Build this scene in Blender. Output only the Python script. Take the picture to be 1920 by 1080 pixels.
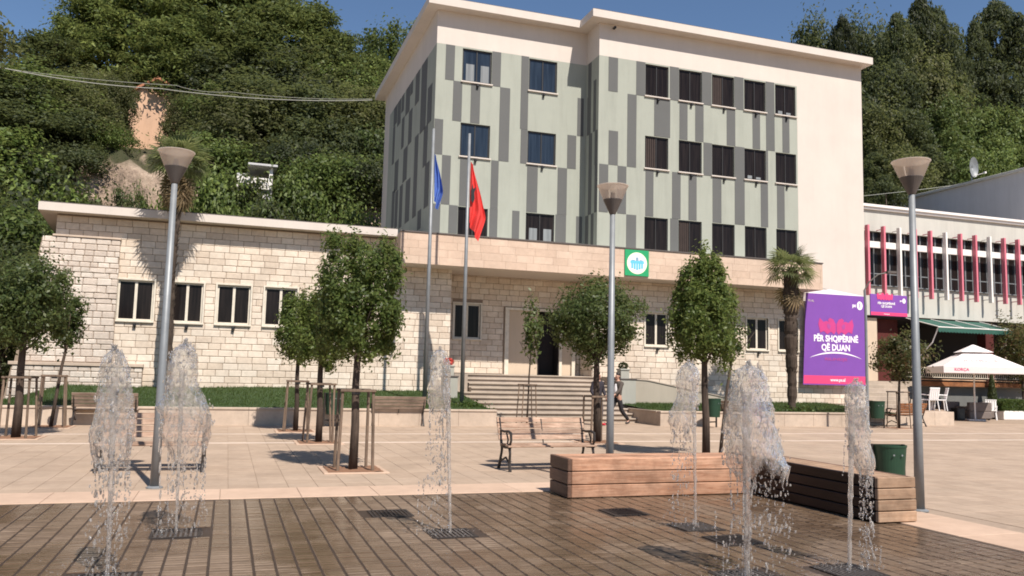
import bpy, math, random
import numpy as np
from mathutils import Matrix, Vector

for o in list(bpy.data.objects):
    bpy.data.objects.remove(o, do_unlink=True)
S = bpy.context.scene
COL = S.collection
PI = math.pi
R = math.radians

# ------------------------------------------------------------------ camera
CAM_H = 1.65
FPX = 1560.0                       # focal length in pixels of a 1920 wide frame
YAW, PITCH, ROLL = R(18.67), R(5.85), R(1.37)
fw = Vector((math.sin(YAW)*math.cos(PITCH), math.cos(YAW)*math.cos(PITCH), math.sin(PITCH)))
rt0 = Vector((math.cos(YAW), -math.sin(YAW), 0.0))
up0 = rt0.cross(fw)
rt = math.cos(ROLL)*rt0 + math.sin(ROLL)*up0
up = -math.sin(ROLL)*rt0 + math.cos(ROLL)*up0
cd = bpy.data.cameras.new('camera')
cd.sensor_width = 36.0
cd.lens = 36.0*FPX/1920.0
cd.clip_start = 0.1
cd.clip_end = 3000.0
cam = bpy.data.objects.new('camera', cd)
COL.objects.link(cam)
cam.matrix_world = Matrix(((rt.x, up.x, -fw.x, 0), (rt.y, up.y, -fw.y, 0), (rt.z, up.z, -fw.z, CAM_H), (0, 0, 0, 1)))
S.camera = cam

def at(px, py, Y):
    """world point seen at photo pixel px,py (1920x1080) on the plane y = Y"""
    d = rt*((px-960)/FPX) - up*((py-540)/FPX) + fw
    t = Y/d.y
    return Vector((d.x*t, Y, CAM_H + d.z*t))

def atx(px, py, X):
    d = rt*((px-960)/FPX) - up*((py-540)/FPX) + fw
    t = X/d.x
    return Vector((X, d.y*t, CAM_H + d.z*t))

# ------------------------------------------------------------------ sky, sun, exposure
SUN_EL, SUN_AZ = 53.0, 169.0        # azimuth clockwise from +Y
W = bpy.data.worlds.new('World')
S.world = W
W.use_nodes = True
nt = W.node_tree
nt.nodes.clear()
wo = nt.nodes.new('ShaderNodeOutputWorld')
bg = nt.nodes.new('ShaderNodeBackground')
sk = nt.nodes.new('ShaderNodeTexSky')
sk.sky_type = 'NISHITA'
sk.sun_disc = False
sk.sun_elevation = R(SUN_EL)
sk.sun_rotation = R(SUN_AZ)
sk.altitude = 200
sk.air_density = 1.0
sk.dust_density = 0.05
sk.ozone_density = 4.5
bg.inputs['Strength'].default_value = 0.077
nt.links.new(sk.outputs[0], bg.inputs[0])
nt.links.new(bg.outputs[0], wo.inputs[0])
sd = bpy.data.lights.new('sun', 'SUN')
sd.energy = 5.0
sd.angle = R(0.53)
sd.color = (1.0, 0.925, 0.845)
sun = bpy.data.objects.new('sun', sd)
COL.objects.link(sun)
tosun = Vector((math.sin(R(SUN_AZ))*math.cos(R(SUN_EL)), math.cos(R(SUN_AZ))*math.cos(R(SUN_EL)), math.sin(R(SUN_EL))))
sun.location = tosun*60
sun.rotation_euler = tosun.to_track_quat('Z', 'Y').to_euler()
S.view_settings.view_transform = 'Standard'
S.view_settings.look = 'None'
S.view_settings.exposure = 0.54
S.view_settings.gamma = 1.0
S.view_settings.use_curve_mapping = False
S.render.engine = 'CYCLES'
S.cycles.use_denoising = True
S.cycles.filter_width = 1.8
S.cycles.max_bounces = 7
S.cycles.transparent_max_bounces = 40
S.cycles.transmission_bounces = 8
S.cycles.caustics_reflective = False
S.cycles.caustics_refractive = False

# ------------------------------------------------------------------ materials
class NB:
    """tiny node builder"""
    def __init__(s, name):
        s.m = bpy.data.materials.new(name)
        s.m.use_nodes = True
        s.t = s.m.node_tree
        s.t.nodes.clear()
        s.out = s.n('ShaderNodeOutputMaterial')
    def n(s, t, **kw):
        x = s.t.nodes.new(t)
        for k, v in kw.items():
            setattr(x, k, v)
        return x
    def l(s, a, b):
        s.t.links.new(a, b)
    def val(s, sock, v):
        if isinstance(v, (int, float)):
            sock.default_value = v
        elif isinstance(v, (tuple, list)):
            sock.default_value = (*v, 1.0) if len(v) == 3 else v
        else:
            s.l(v, sock)
    def coords(s, kind='Object'):
        if kind == 'World':
            return s.n('ShaderNodeNewGeometry').outputs['Position']
        return s.n('ShaderNodeTexCoord').outputs[kind]
    def noise(s, scale, detail=4, rough=0.6, vec=None, stretch=None, dist=0.0):
        x = s.n('ShaderNodeTexNoise')
        x.inputs['Scale'].default_value = scale
        x.inputs['Detail'].default_value = detail
        x.inputs['Roughness'].default_value = rough
        x.inputs['Distortion'].default_value = dist
        v = vec if vec is not None else s.coords()
        if stretch:
            mp = s.n('ShaderNodeMapping')
            mp.inputs['Scale'].default_value = stretch
            s.l(v, mp.inputs['Vector'])
            v = mp.outputs[0]
        s.l(v, x.inputs['Vector'])
        return x.outputs['Fac']
    def ramp(s, fac, stops):
        r = s.n('ShaderNodeValToRGB')
        e = r.color_ramp.elements
        while len(e) < len(stops):
            e.new(0.5)
        for i, (p, c) in enumerate(stops):
            e[i].position = p
            e[i].color = (*c, 1.0) if isinstance(c, (tuple, list)) else (c, c, c, 1.0)
        s.l(fac, r.inputs[0])
        return r.outputs[0]
    def mix(s, a, b, fac, mode='MIX'):
        x = s.n('ShaderNodeMix', data_type='RGBA', blend_type=mode)
        s.val(x.inputs[0], fac)
        s.val(x.inputs[6], a)
        s.val(x.inputs[7], b)
        return x.outputs[2]
    def math(s, op, a, b=0.0):
        x = s.n('ShaderNodeMath', operation=op)
        s.val(x.inputs[0], a)
        s.val(x.inputs[1], b)
        return x.outputs[0]
    def rnd(s):
        """random per piece, whether an object of its own or an island of a joined mesh"""
        a = s.n('ShaderNodeObjectInfo').outputs['Random']
        b = s.n('ShaderNodeNewGeometry').outputs['Random Per Island']
        return s.math('FRACT', s.math('ADD', a, b))
    def bsdf(s, color, rough=0.6, metal=0.0, spec=0.4, bump=None, bstr=0.3, bdist=0.01, trans=None):
        p = s.n('ShaderNodeBsdfPrincipled')
        s.val(p.inputs['Base Color'], color)
        s.val(p.inputs['Roughness'], rough)
        p.inputs['Metallic'].default_value = metal
        p.inputs['Specular IOR Level'].default_value = spec
        if bump is not None:
            b = s.n('ShaderNodeBump')
            b.inputs['Strength'].default_value = bstr
            b.inputs['Distance'].default_value = bdist
            s.l(bump, b.inputs['Height'])
            s.l(b.outputs[0], p.inputs['Normal'])
        s.p = p
        s.l(p.outputs[0], s.out.inputs[0])
        return s.m

def mul(c, k):
    return tuple(x*k for x in c)

def plain(name, c, rough=0.6, metal=0.0, var=0.12, scale=6.0, bstr=0.15, bdist=0.004, spec=0.4):
    b = NB(name)
    f = b.noise(scale, 5, 0.65)
    f2 = b.noise(scale*9, 3, 0.6)
    col = b.ramp(f, [(0.3, mul(c, 1-var)), (0.7, mul(c, 1+var))])
    return b.bsdf(col, rough, metal, spec, f2, bstr, bdist)

def pieces(name, c1, c2, c3, rough=0.75, scale=9.0, bstr=0.5, bdist=0.008, stain=0.25):
    """stone, tile and brick pieces: a colour per piece, grain and blotches"""
    b = NB(name)
    w = b.coords('World')
    col = b.ramp(b.rnd(), [(0.0, c1), (0.5, c2), (1.0, c3)])
    g = b.noise(scale, 5, 0.7, w)
    col = b.mix(col, b.ramp(g, [(0.25, mul(c1, 0.62)), (0.75, mul(c3, 1.05))]), 0.35)
    st = b.ramp(b.noise(0.9, 5, 0.65, w), [(0.35, 1.0-stain), (0.65, 1.0)])
    col = b.mix(col, st, 1.0, 'MULTIPLY')
    fine = b.noise(scale*7, 4, 0.7, w)
    return b.bsdf(col, rough, 0, 0.3, fine, bstr, bdist)

def wood(name, c1, c2, axis='x', rough=0.7, c3=None):
    b = NB(name)
    st = {'x': (1.0, 14, 14), 'y': (14, 1.0, 14), 'z': (14, 14, 1.0)}[axis]
    v = b.coords('World')
    f = b.noise(2.2, 6, 0.65, v, st, 0.6)
    col = b.ramp(f, [(0.28, c1), (0.62, c2), (0.85, c3 or mul(c2, 1.15))])
    col = b.mix(col, b.ramp(b.rnd(), [(0, 0.72), (1, 1.08)]), 1.0, 'MULTIPLY')
    bl = b.noise(2.1, 6, 0.7, v)
    col = b.mix(col, b.ramp(bl, [(0.32, 0.55), (0.6, 1.0)]), 1.0, 'MULTIPLY')
    return b.bsdf(col, rough, 0, 0.3, f, 0.4, 0.006)

def leafmat(name, c1, c2, c3, trans=0.35, rough=0.5, tv=(0.8, 1.15)):
    b = NB(name)
    col = b.ramp(b.rnd(), [(0.0, c1), (0.55, c2), (1.0, c3)])
    oi = b.n('ShaderNodeObjectInfo').outputs['Random']
    col = b.mix(col, b.ramp(oi, [(0, mul((1, 1, 1.05), tv[0])), (1, mul((1.06, 1, .95), tv[1]))]), 1.0, 'MULTIPLY')
    p = b.n('ShaderNodeBsdfPrincipled')
    b.l(col, p.inputs['Base Color'])
    p.inputs['Roughness'].default_value = rough
    p.inputs['Specular IOR Level'].default_value = 0.25
    t = b.n('ShaderNodeBsdfTranslucent')
    b.l(b.mix(col, (0.9, 1.0, 0.35), 0.25), t.inputs[0])
    m = b.n('ShaderNodeMixShader')
    m.inputs[0].default_value = trans
    b.l(p.outputs[0], m.inputs[1])
    b.l(t.outputs[0], m.inputs[2])
    b.l(m.outputs[0], b.out.inputs[0])
    return b.m

def glassy(name, c, rough=0.06, curtain=None):
    """dark window glass; optional pale curtain folds behind it"""
    b = NB(name)
    v = b.coords('World')
    f = b.noise(3.0, 3, 0.5, v, (5.0, 5.0, 0.25))
    col = b.ramp(f, [(0.35, c), (0.8, curtain or mul(c, 2.2))])
    w = b.noise(1.2, 2, 0.5, v)
    return b.bsdf(col, rough, 0, 0.5 if curtain is None or c[2] > c[0] else 0.12, w, 0.04, 0.02)

M = {}
M['plaza'] = pieces('plaza_tile', (0.385, 0.285, 0.207), (0.415, 0.312, 0.228), (0.445, 0.337, 0.25), 0.72, 5.0, 0.25, 0.004, 0.18)
M['plaza_base'] = plain('plaza_joint', (0.31, 0.232, 0.17), 0.85)
M['border'] = pieces('pink_border_stone', (0.50, 0.35, 0.25), (0.54, 0.385, 0.28), (0.58, 0.42, 0.31), 0.65, 4.0, 0.2, 0.003, 0.14)
M['stripe'] = pieces('pale_stripe_stone', (0.58, 0.47, 0.38), (0.62, 0.51, 0.42), (0.65, 0.54, 0.45), 0.65, 4.0, 0.2, 0.003, 0.12)

def wetpaver(name):
    b = NB(name)
    w = b.coords('World')
    col = b.ramp(b.rnd(), [(0.0, (0.130, 0.088, 0.057)), (0.5, (0.175, 0.122, 0.080)), (1.0, (0.230, 0.166, 0.114))])
    g = b.noise(14, 5, 0.7, w)
    col = b.mix(col, b.ramp(g, [(0.3, (0.09, 0.058, 0.037)), (0.75, (0.22, 0.155, 0.105))]), 0.4)
    wet = b.ramp(b.noise(0.75, 6, 0.62, w, None, 0.5), [(0.34, 0.0), (0.52, 1.0)])
    col = b.mix(col, b.mix(col, (0.62, 0.58, 0.54), 1.0, 'MULTIPLY'), wet)
    rough = b.ramp(wet, [(0.0, 0.52), (1.0, 0.19)])
    return b.bsdf(col, rough, 0, 0.45, g, 0.35, 0.004)
M['paver'] = wetpaver('wet_brick_paver')
M['paver_joint'] = plain('paver_joint', (0.045, 0.030, 0.021), 0.5)
M['ashlar'] = pieces('ashlar_stone', (0.60, 0.485, 0.375), (0.71, 0.595, 0.475), (0.78, 0.69, 0.575), 0.8, 7.0, 0.55, 0.01, 0.2)
M['rubble'] = pieces('rubble_stone', (0.55, 0.455, 0.375), (0.67, 0.575, 0.485), (0.75, 0.675, 0.585), 0.85, 8.0, 0.8, 0.02, 0.22)
M['mortar'] = plain('mortar', (0.26, 0.198, 0.148), 0.9)
M['slipstone'] = pieces('canopy_stone', (0.57, 0.42, 0.315), (0.61, 0.46, 0.35), (0.65, 0.50, 0.385), 0.75, 5.0, 0.3, 0.004, 0.14)
M['slipjoint'] = plain('canopy_joint', (0.48, 0.36, 0.27), 0.9)
def stucco(name, c, streak=0.1):
    b = NB(name)
    w = b.coords('World')
    f = b.noise(0.7, 6, 0.65, w)
    s = b.noise(0.9, 6, 0.72, w, (2.2, 2.2, 0.22))
    col = b.ramp(f, [(0.3, mul(c, 0.95)), (0.7, mul(c, 1.03))])
    col = b.mix(col, b.ramp(s, [(0.3, 1.0-streak), (0.55, 1.0)]), 1.0, 'MULTIPLY')
    return b.bsdf(col, 0.85, 0, 0.25, b.noise(28, 4, 0.7, w), 0.5, 0.008)
M['rampwall'] = stucco('beige_ramp_render', (0.37, 0.325, 0.26), 0.14)
M['white'] = stucco('white_render', (0.585, 0.525, 0.465), 0.045)
M['green'] = stucco('pale_green_render', (0.335, 0.35, 0.298), 0.13)
M['stripe_dark'] = stucco('dark_grey_render', (0.118, 0.120, 0.116), 0.05)
M['concrete'] = stucco('pale_concrete', (0.50, 0.485, 0.435), 0.16)
M['soffit'] = stucco('soffit_paint', (0.60, 0.535, 0.475), 0.05)
M['beige'] = stucco('beige_render', (0.55, 0.44, 0.33), 0.08)
M['terraceshade'] = stucco('terrace_shaded_render', (0.150, 0.150, 0.140), 0.1)  # grey render with the shade on the terrace wall put into the colour
M['curtain_brown'] = plain('brown_curtain', (0.040, 0.026, 0.021), 0.8)
M['greywall'] = stucco('grey_render', (0.50, 0.49, 0.49), 0.1)
M['step'] = pieces('step_stone', (0.40, 0.33, 0.26), (0.44, 0.365, 0.29), (0.47, 0.39, 0.32), 0.75, 8, 0.3, 0.005, 0.25)
M['kerb'] = pieces('kerb_stone', (0.50, 0.395, 0.305), (0.54, 0.43, 0.335), (0.58, 0.465, 0.365), 0.75, 6, 0.3, 0.005, 0.25)
M['pedestal'] = stucco('grey_cast_stone', (0.34, 0.335, 0.29), 0.12)
M['glass'] = glassy('dark_window_glass', (0.010, 0.008, 0.008), 0.12, (0.026, 0.02, 0.018))
M['glass_blue'] = glassy('reflective_blue_glass', (0.012, 0.017, 0.026), 0.05, (0.03, 0.042, 0.06))
M['curtain'] = glassy('pale_curtain_pane', (0.17, 0.18, 0.18), 0.25, (0.26, 0.27, 0.27))
M['frame_dark'] = plain('dark_frame', (0.03, 0.027, 0.025), 0.4)
M['frame_pale'] = plain('pale_frame', (0.62, 0.56, 0.46), 0.5)
M['black'] = plain('black_plastic', (0.015, 0.015, 0.016), 0.45)
M['iron'] = plain('cast_iron', (0.030, 0.024, 0.021), 0.5)
M['galv'] = plain('galvanised_steel', (0.21, 0.22, 0.225), 0.5, 0.25, 0.15, 3.0)
M['lampmetal'] = plain('lamp_metal', (0.13, 0.115, 0.105), 0.45, 0.4)
M['coping'] = plain('dark_coping', (0.10, 0.085, 0.075), 0.5)
M['bin'] = plain('bin_green', (0.012, 0.042, 0.021), 0.5)
M['bench_grey'] = wood('weathered_slats', (0.20, 0.135, 0.10), (0.42, 0.315, 0.245), 'x')
M['bench_old'] = wood('worn_slats', (0.26, 0.14, 0.085), (0.52, 0.36, 0.26), 'x')
M['bench_brown'] = wood('brown_slats', (0.26, 0.10, 0.04), (0.42, 0.18, 0.075), 'x')
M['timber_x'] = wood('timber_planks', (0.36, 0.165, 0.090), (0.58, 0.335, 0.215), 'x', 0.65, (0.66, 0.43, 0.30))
M['timber_y'] = wood('wet_shaded_planks', (0.14, 0.075, 0.05), (0.22, 0.125, 0.085), 'y', 0.55)  # wet wood, its colour lowered for the shaded end of the far bench
M['timber_wet_shade'] = wood('soaked_shaded_planks', (0.016, 0.009, 0.007), (0.034, 0.019, 0.015), 'y', 0.45)  # soaked wood, with the shade on the bench's fountain side darkened into it
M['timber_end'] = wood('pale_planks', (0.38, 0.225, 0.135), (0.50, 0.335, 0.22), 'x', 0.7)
M['stake'] = wood('stake_wood', (0.12, 0.08, 0.055), (0.24, 0.17, 0.12), 'z')
M['bark'] = wood('tree_bark', (0.045, 0.032, 0.025), (0.11, 0.078, 0.058), 'z', 0.9)
M['hillbark'] = wood('hill_tree_bark', (0.05, 0.04, 0.033), (0.12, 0.095, 0.075), 'z', 0.9)
M['palmbark'] = wood('palm_trunk', (0.028, 0.020, 0.015), (0.085, 0.062, 0.046), 'z', 0.95)
M['soil'] = plain('soil', (0.20, 0.105, 0.06), 0.95, 0, 0.3, 20)
M['leaf'] = leafmat('plaza_leaf', (0.044, 0.074, 0.016), (0.085, 0.125, 0.027), (0.150, 0.190, 0.052), 0.40, 0.45)
M['leaf_dark'] = leafmat('dark_leaf', (0.030, 0.050, 0.015), (0.050, 0.076, 0.021), (0.088, 0.112, 0.038), 0.3, 0.45)
M['leaf_red'] = leafmat('reddish_leaf', (0.035, 0.050, 0.014), (0.070, 0.070, 0.024), (0.130, 0.065, 0.035), 0.3, 0.45)
M['hill_pine'] = leafmat('hill_pine_leaf', (0.032, 0.050, 0.012), (0.068, 0.098, 0.021), (0.135, 0.165, 0.042), 0.22, 0.6, (0.50, 1.35))
M['hill_broad'] = leafmat('hill_broad_leaf', (0.034, 0.058, 0.012), (0.070, 0.108, 0.022), (0.130, 0.175, 0.042), 0.25, 0.55, (0.50, 1.35))
M['hill_dark'] = leafmat('hill_dark_leaf', (0.020, 0.030, 0.012), (0.036, 0.050, 0.018), (0.066, 0.080, 0.031), 0.25, 0.6, (0.55, 1.35))
M['hill_olive'] = leafmat('hill_olive_leaf', (0.040, 0.050, 0.016), (0.075, 0.085, 0.028), (0.125, 0.125, 0.050), 0.3, 0.6, (0.6, 1.2))
M['palmleaf'] = leafmat('palm_leaf', (0.045, 0.065, 0.024), (0.090, 0.115, 0.045), (0.16, 0.17, 0.08), 0.35, 0.45)
M['palmdead'] = leafmat('dry_palm_leaf', (0.12, 0.085, 0.045), (0.18, 0.135, 0.075), (0.25, 0.19, 0.11), 0.25, 0.7)
M['grassblade'] = leafmat('grass_blade', (0.024, 0.048, 0.010), (0.038, 0.070, 0.015), (0.058, 0.095, 0.024), 0.3, 0.55)
M['lawn'] = plain('lawn_turf', (0.030, 0.056, 0.014), 0.9, 0, 0.3, 3.0, 0.6, 0.03)
M['hedge'] = leafmat('hedge_leaf', (0.026, 0.050, 0.010), (0.044, 0.082, 0.016), (0.075, 0.125, 0.028), 0.3, 0.5)
M['fin_red'] = plain('pink_red_paint', (0.60, 0.17, 0.215), 0.5, 0, 0.06)
M['fin_white'] = plain('white_paint', (0.74, 0.70, 0.66), 0.5, 0, 0.04)
M['maroon'] = stucco('maroon_paint', (0.085, 0.020, 0.017), 0.1)
M['darkint'] = plain('dark_interior', (0.018, 0.013, 0.012), 0.8)
M['awning'] = plain('awning_green', (0.022, 0.085, 0.062), 0.7, 0, 0.12)
M['canvas'] = plain('white_canvas', (0.80, 0.73, 0.70), 0.8, 0, 0.03)
M['rattan'] = plain('grey_brown_sofa', (0.155, 0.125, 0.11), 0.8, 0, 0.1)
M['plastic_white'] = plain('white_plastic', (0.80, 0.78, 0.76), 0.35, 0, 0.03)
M['purple'] = plain('banner_purple', (0.185, 0.062, 0.33), 0.6, 0, 0.05, 1.5)
M['pinkred'] = plain('banner_pink', (0.66, 0.055, 0.17), 0.6, 0, 0.05, 1.5)
M['eaglepink'] = plain('banner_eagle_pink', (0.50, 0.045, 0.20), 0.6, 0, 0.04)
M['faintpink'] = plain('banner_faint_pink', (0.36, 0.06, 0.26), 0.6, 0, 0.04)
M['print_white'] = plain('print_white', (0.80, 0.76, 0.80), 0.6, 0, 0.02)
M['print_red'] = plain('print_red', (0.62, 0.17, 0.18), 0.6, 0, 0.05)
M['print_grey'] = plain('print_grey', (0.50, 0.43, 0.42), 0.6, 0, 0.05)
M['emgreen'] = plain('emblem_green', (0.018, 0.30, 0.115), 0.5, 0, 0.05)
M['emcream'] = plain('emblem_cream', (0.78, 0.80, 0.62), 0.5, 0, 0.03)
M['emblue'] = plain('emblem_blue', (0.12, 0.48, 0.62), 0.5, 0, 0.05)
M['emdark'] = plain('emblem_steel', (0.22, 0.33, 0.42), 0.5, 0, 0.05)
def cloth(name, c):
    b = NB(name)
    p = b.n('ShaderNodeBsdfPrincipled')
    f = b.noise(5, 4, 0.6)
    b.l(b.ramp(f, [(0.3, mul(c, 0.85)), (0.7, mul(c, 1.1))]), p.inputs['Base Color'])
    p.inputs['Roughness'].default_value = 0.75
    t = b.n('ShaderNodeBsdfTranslucent')
    t.inputs[0].default_value = (*c, 1)
    m = b.n('ShaderNodeMixShader')
    m.inputs[0].default_value = 0.35
    b.l(p.outputs[0], m.inputs[1]); b.l(t.outputs[0], m.inputs[2]); b.l(m.outputs[0], b.out.inputs[0])
    return b.m
M['flag_red'] = cloth('red_flag_cloth', (0.86, 0.075, 0.065))
M['flag_blue'] = cloth('blue_flag_cloth', (0.12, 0.23, 0.64))
M['orange_house'] = stucco('apricot_render', (0.58, 0.37, 0.245), 0.2)
M['tile_roof'] = plain('roof_tile', (0.36, 0.15, 0.08), 0.8, 0, 0.2)
M['skin'] = plain('skin', (0.42, 0.24, 0.17), 0.5, 0, 0.05)
M['hair'] = plain('hair', (0.018, 0.012, 0.010), 0.5)
M['cl_dark'] = plain('dark_cloth', (0.030, 0.026, 0.034), 0.9, 0, 0.2)
M['cl_grey'] = plain('grey_trousers', (0.085, 0.075, 0.085), 0.9, 0, 0.2)
M['cl_black'] = plain('black_trousers', (0.020, 0.018, 0.020), 0.9, 0, 0.2)
M['cl_white'] = plain('white_shirt', (0.72, 0.70, 0.70), 0.9, 0, 0.05)
M['cl_brown'] = plain('olive_brown_jacket', (0.075, 0.060, 0.050), 0.9, 0, 0.15)
M['red_shoe'] = plain('red_shoe', (0.55, 0.03, 0.05), 0.5)
M['wire'] = plain('cable_sheath', (0.30, 0.30, 0.26), 0.6)
M['flower'] = plain('red_flower', (0.60, 0.08, 0.06), 0.6, 0, 0.2)

def frosted(name):
    b = NB(name)
    t = b.n('ShaderNodeBsdfTransparent'); t.inputs[0].default_value = (0.92, 0.88, 0.84, 1)
    tl = b.n('ShaderNodeBsdfTranslucent'); tl.inputs[0].default_value = (0.80, 0.70, 0.60, 1)
    p = b.n('ShaderNodeBsdfPrincipled')
    p.inputs['Base Color'].default_value = (0.52, 0.45, 0.40, 1); p.inputs['Roughness'].default_value = 0.2
    m1 = b.n('ShaderNodeMixShader'); m1.inputs[0].default_value = 0.45
    b.l(p.outputs[0], m1.inputs[1]); b.l(tl.outputs[0], m1.inputs[2])
    m2 = b.n('ShaderNodeMixShader'); m2.inputs[0].default_value = 0.42
    b.l(m1.outputs[0], m2.inputs[1]); b.l(t.outputs[0], m2.inputs[2])
    b.l(m2.outputs[0], b.out.inputs[0])
    return b.m
M['lampglass'] = frosted('frosted_lamp_glass')

def watermat(name, clear, white, torn=False):
    b = NB(name)
    v = b.coords('World')
    n1 = b.noise(26, 4, 0.65, v, (1.0, 1.0, 0.5))
    n2 = b.noise(13, 4, 0.7, v, (1.0, 1.0, 0.5))
    bp = b.n('ShaderNodeBump'); bp.inputs['Strength'].default_value = 0.9; bp.inputs['Distance'].default_value = 0.02
    b.l(n1, bp.inputs['Height'])
    g = b.n('ShaderNodeBsdfGlass'); g.inputs['IOR'].default_value = 1.33; g.inputs['Roughness'].default_value = 0.05
    b.l(bp.outputs[0], g.inputs['Normal'])
    d = b.n('ShaderNodeBsdfDiffuse'); d.inputs[0].default_value = (0.82, 0.77, 0.72, 1)
    tl = b.n('ShaderNodeBsdfTranslucent'); tl.inputs[0].default_value = (0.82, 0.78, 0.73, 1)
    md = b.n('ShaderNodeMixShader'); md.inputs[0].default_value = 0.4
    b.l(d.outputs[0], md.inputs[1]); b.l(tl.outputs[0], md.inputs[2])
    m1 = b.n('ShaderNodeMixShader')
    b.l(b.ramp(n2, [(0.40, white*0.35), (0.70, white)]), m1.inputs[0])
    b.l(g.outputs[0], m1.inputs[1]); b.l(md.outputs[0], m1.inputs[2])
    t = b.n('ShaderNodeBsdfTransparent')
    m2 = b.n('ShaderNodeMixShader')
    fac = b.ramp(n1, [(0.35, min(1.0, clear*1.35)), (0.65, clear*0.7)])
    if torn:      # ragged gaps between sheets of falling water
        n3 = b.noise(12, 5, 0.7, v, (1.0, 1.0, 0.40), 0.4)
        fac = b.math('MAXIMUM', fac, b.ramp(n3, [(0.55, 0.0), (0.63, 0.95)]))
    b.l(fac, m2.inputs[0])
    b.l(m1.outputs[0], m2.inputs[1]); b.l(t.outputs[0], m2.inputs[2])
    b.l(m2.outputs[0], b.out.inputs[0])
    return b.m
M['water'] = watermat('falling_water', 0.55, 0.50, True)
M['waterjet'] = watermat('rising_water', 0.30, 0.62)
M['drop'] = watermat('water_drop', 0.22, 0.60)
M['mist'] = watermat('splash_water', 0.55, 0.5)

# ------------------------------------------------------------------ mesh builder
class MB:
    def __init__(s):
        s.v = []; s.f = []; s.mi = []; s.m = 0
    def add(s, vs, fs):
        b = len(s.v)
        s.v.extend(vs)
        s.f.extend([tuple(i+b for i in f) for f in fs])
        s.mi.extend([s.m]*len(fs))
    def quad(s, a, b, c, d):
        s.add([tuple(a), tuple(b), tuple(c), tuple(d)], [(0, 1, 2, 3)])
    def box(s, x0, x1, y0, y1, z0, z1, ch=0.0):
        if ch <= 0:
            v = [(x, y, z) for z in (z0, z1) for y in (y0, y1) for x in (x0, x1)]
            s.add(v, [(0, 2, 3, 1), (4, 5, 7, 6), (0, 1, 5, 4), (2, 6, 7, 3), (0, 4, 6, 2), (1, 3, 7, 5)])
            return
        v = []; idx = {}
        for kz in (0, 1):
            for ky in (0, 1):
                for kx in (0, 1):
                    X = (x0, x1)[kx]; Y = (y0, y1)[ky]; Z = (z0, z1)[kz]
                    sx = ch if kx == 0 else -ch; sy = ch if ky == 0 else -ch; sz = ch if kz == 0 else -ch
                    idx[(kx, ky, kz)] = len(v)
                    v += [(X, Y+sy, Z+sz), (X+sx, Y, Z+sz), (X+sx, Y+sy, Z)]
        I = lambda kx, ky, kz, a: idx[(kx, ky, kz)]+a
        f = []
        f.append((I(0,0,0,0), I(0,0,1,0), I(0,1,1,0), I(0,1,0,0)))
        f.append((I(1,0,0,0), I(1,1,0,0), I(1,1,1,0), I(1,0,1,0)))
        f.append((I(0,0,0,1), I(1,0,0,1), I(1,0,1,1), I(0,0,1,1)))
        f.append((I(0,1,0,1), I(0,1,1,1), I(1,1,1,1), I(1,1,0,1)))
        f.append((I(0,0,0,2), I(0,1,0,2), I(1,1,0,2), I(1,0,0,2)))
        f.append((I(0,0,1,2), I(1,0,1,2), I(1,1,1,2), I(0,1,1,2)))
        for a in (0, 1):
            for c in (0, 1):
                f.append((I(a,c,0,0), I(a,c,0,1), I(a,c,1,1), I(a,c,1,0)))
                f.append((I(a,0,c,0), I(a,1,c,0), I(a,1,c,2), I(a,0,c,2)))
                f.append((I(0,a,c,1), I(0,a,c,2), I(1,a,c,2), I(1,a,c,1)))
        for k in idx.values():
            f.append((k, k+1, k+2))
        s.add(v, f)
    def tube(s, pts, rad, n=8, cap=True):
        pts = [Vector(p) for p in pts]
        if isinstance(rad, (int, float)):
            rad = [rad]*len(pts)
        b = len(s.v); vs = []; fs = []
        prev = None
        for i, p in enumerate(pts):
            d = (pts[min(i+1, len(pts)-1)] - pts[max(i-1, 0)]).normalized()
            if prev is None:
                a = Vector((1, 0, 0)) if abs(d.x) < 0.9 else Vector((0, 1, 0))
                u = (a - d*a.dot(d)).normalized()
            else:
                u = prev - d*prev.dot(d)
                u = u.normalized() if u.length > 1e-6 else Vector((1, 0, 0))
            prev = u
            w = d.cross(u)
            for k in range(n):
                t = 2*PI*k/n
                vs.append(tuple(p + (u*math.cos(t) + w*math.sin(t))*rad[i]))
        for i in range(len(pts)-1):
            for k in range(n):
                fs.append((i*n+k, i*n+(k+1) % n, (i+1)*n+(k+1) % n, (i+1)*n+k))
        if cap:
            fs.append(tuple(range(n-1, -1, -1)))
            fs.append(tuple((len(pts)-1)*n+k for k in range(n)))
        s.add(vs, fs)
    def lathe(s, prof, n=16, c=(0, 0, 0), cap=True):
        vs = []; fs = []
        for r, z in prof:
            for k in range(n):
                t = 2*PI*k/n
                vs.append((c[0]+r*math.cos(t), c[1]+r*math.sin(t), c[2]+z))
        for i in range(len(prof)-1):
            for k in range(n):
                fs.append((i*n+k, i*n+(k+1) % n, (i+1)*n+(k+1) % n, (i+1)*n+k))
        if cap:
            fs.append(tuple(range(n-1, -1, -1)))
            fs.append(tuple((len(prof)-1)*n+k for k in range(n)))
        s.add(vs, fs)
    def prism(s, poly, z0, z1):
        """poly: list of (x, y), extruded in z"""
        n = len(poly)
        vs = [(x, y, z0) for x, y in poly] + [(x, y, z1) for x, y in poly]
        fs = [tuple(range(n-1, -1, -1)), tuple(range(n, 2*n))]
        fs += [(i, (i+1) % n, n+(i+1) % n, n+i) for i in range(n)]
        s.add(vs, fs)
    def prism_y(s, poly, y0, y1):
        """poly: list of (x, z), extruded in y"""
        n = len(poly)
        vs = [(x, y0, z) for x, z in poly] + [(x, y1, z) for x, z in poly]
        fs = [tuple(range(n)), tuple(range(2*n-1, n-1, -1))]
        fs += [(i, n+i, n+(i+1) % n, (i+1) % n) for i in range(n)]
        s.add(vs, fs)
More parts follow.
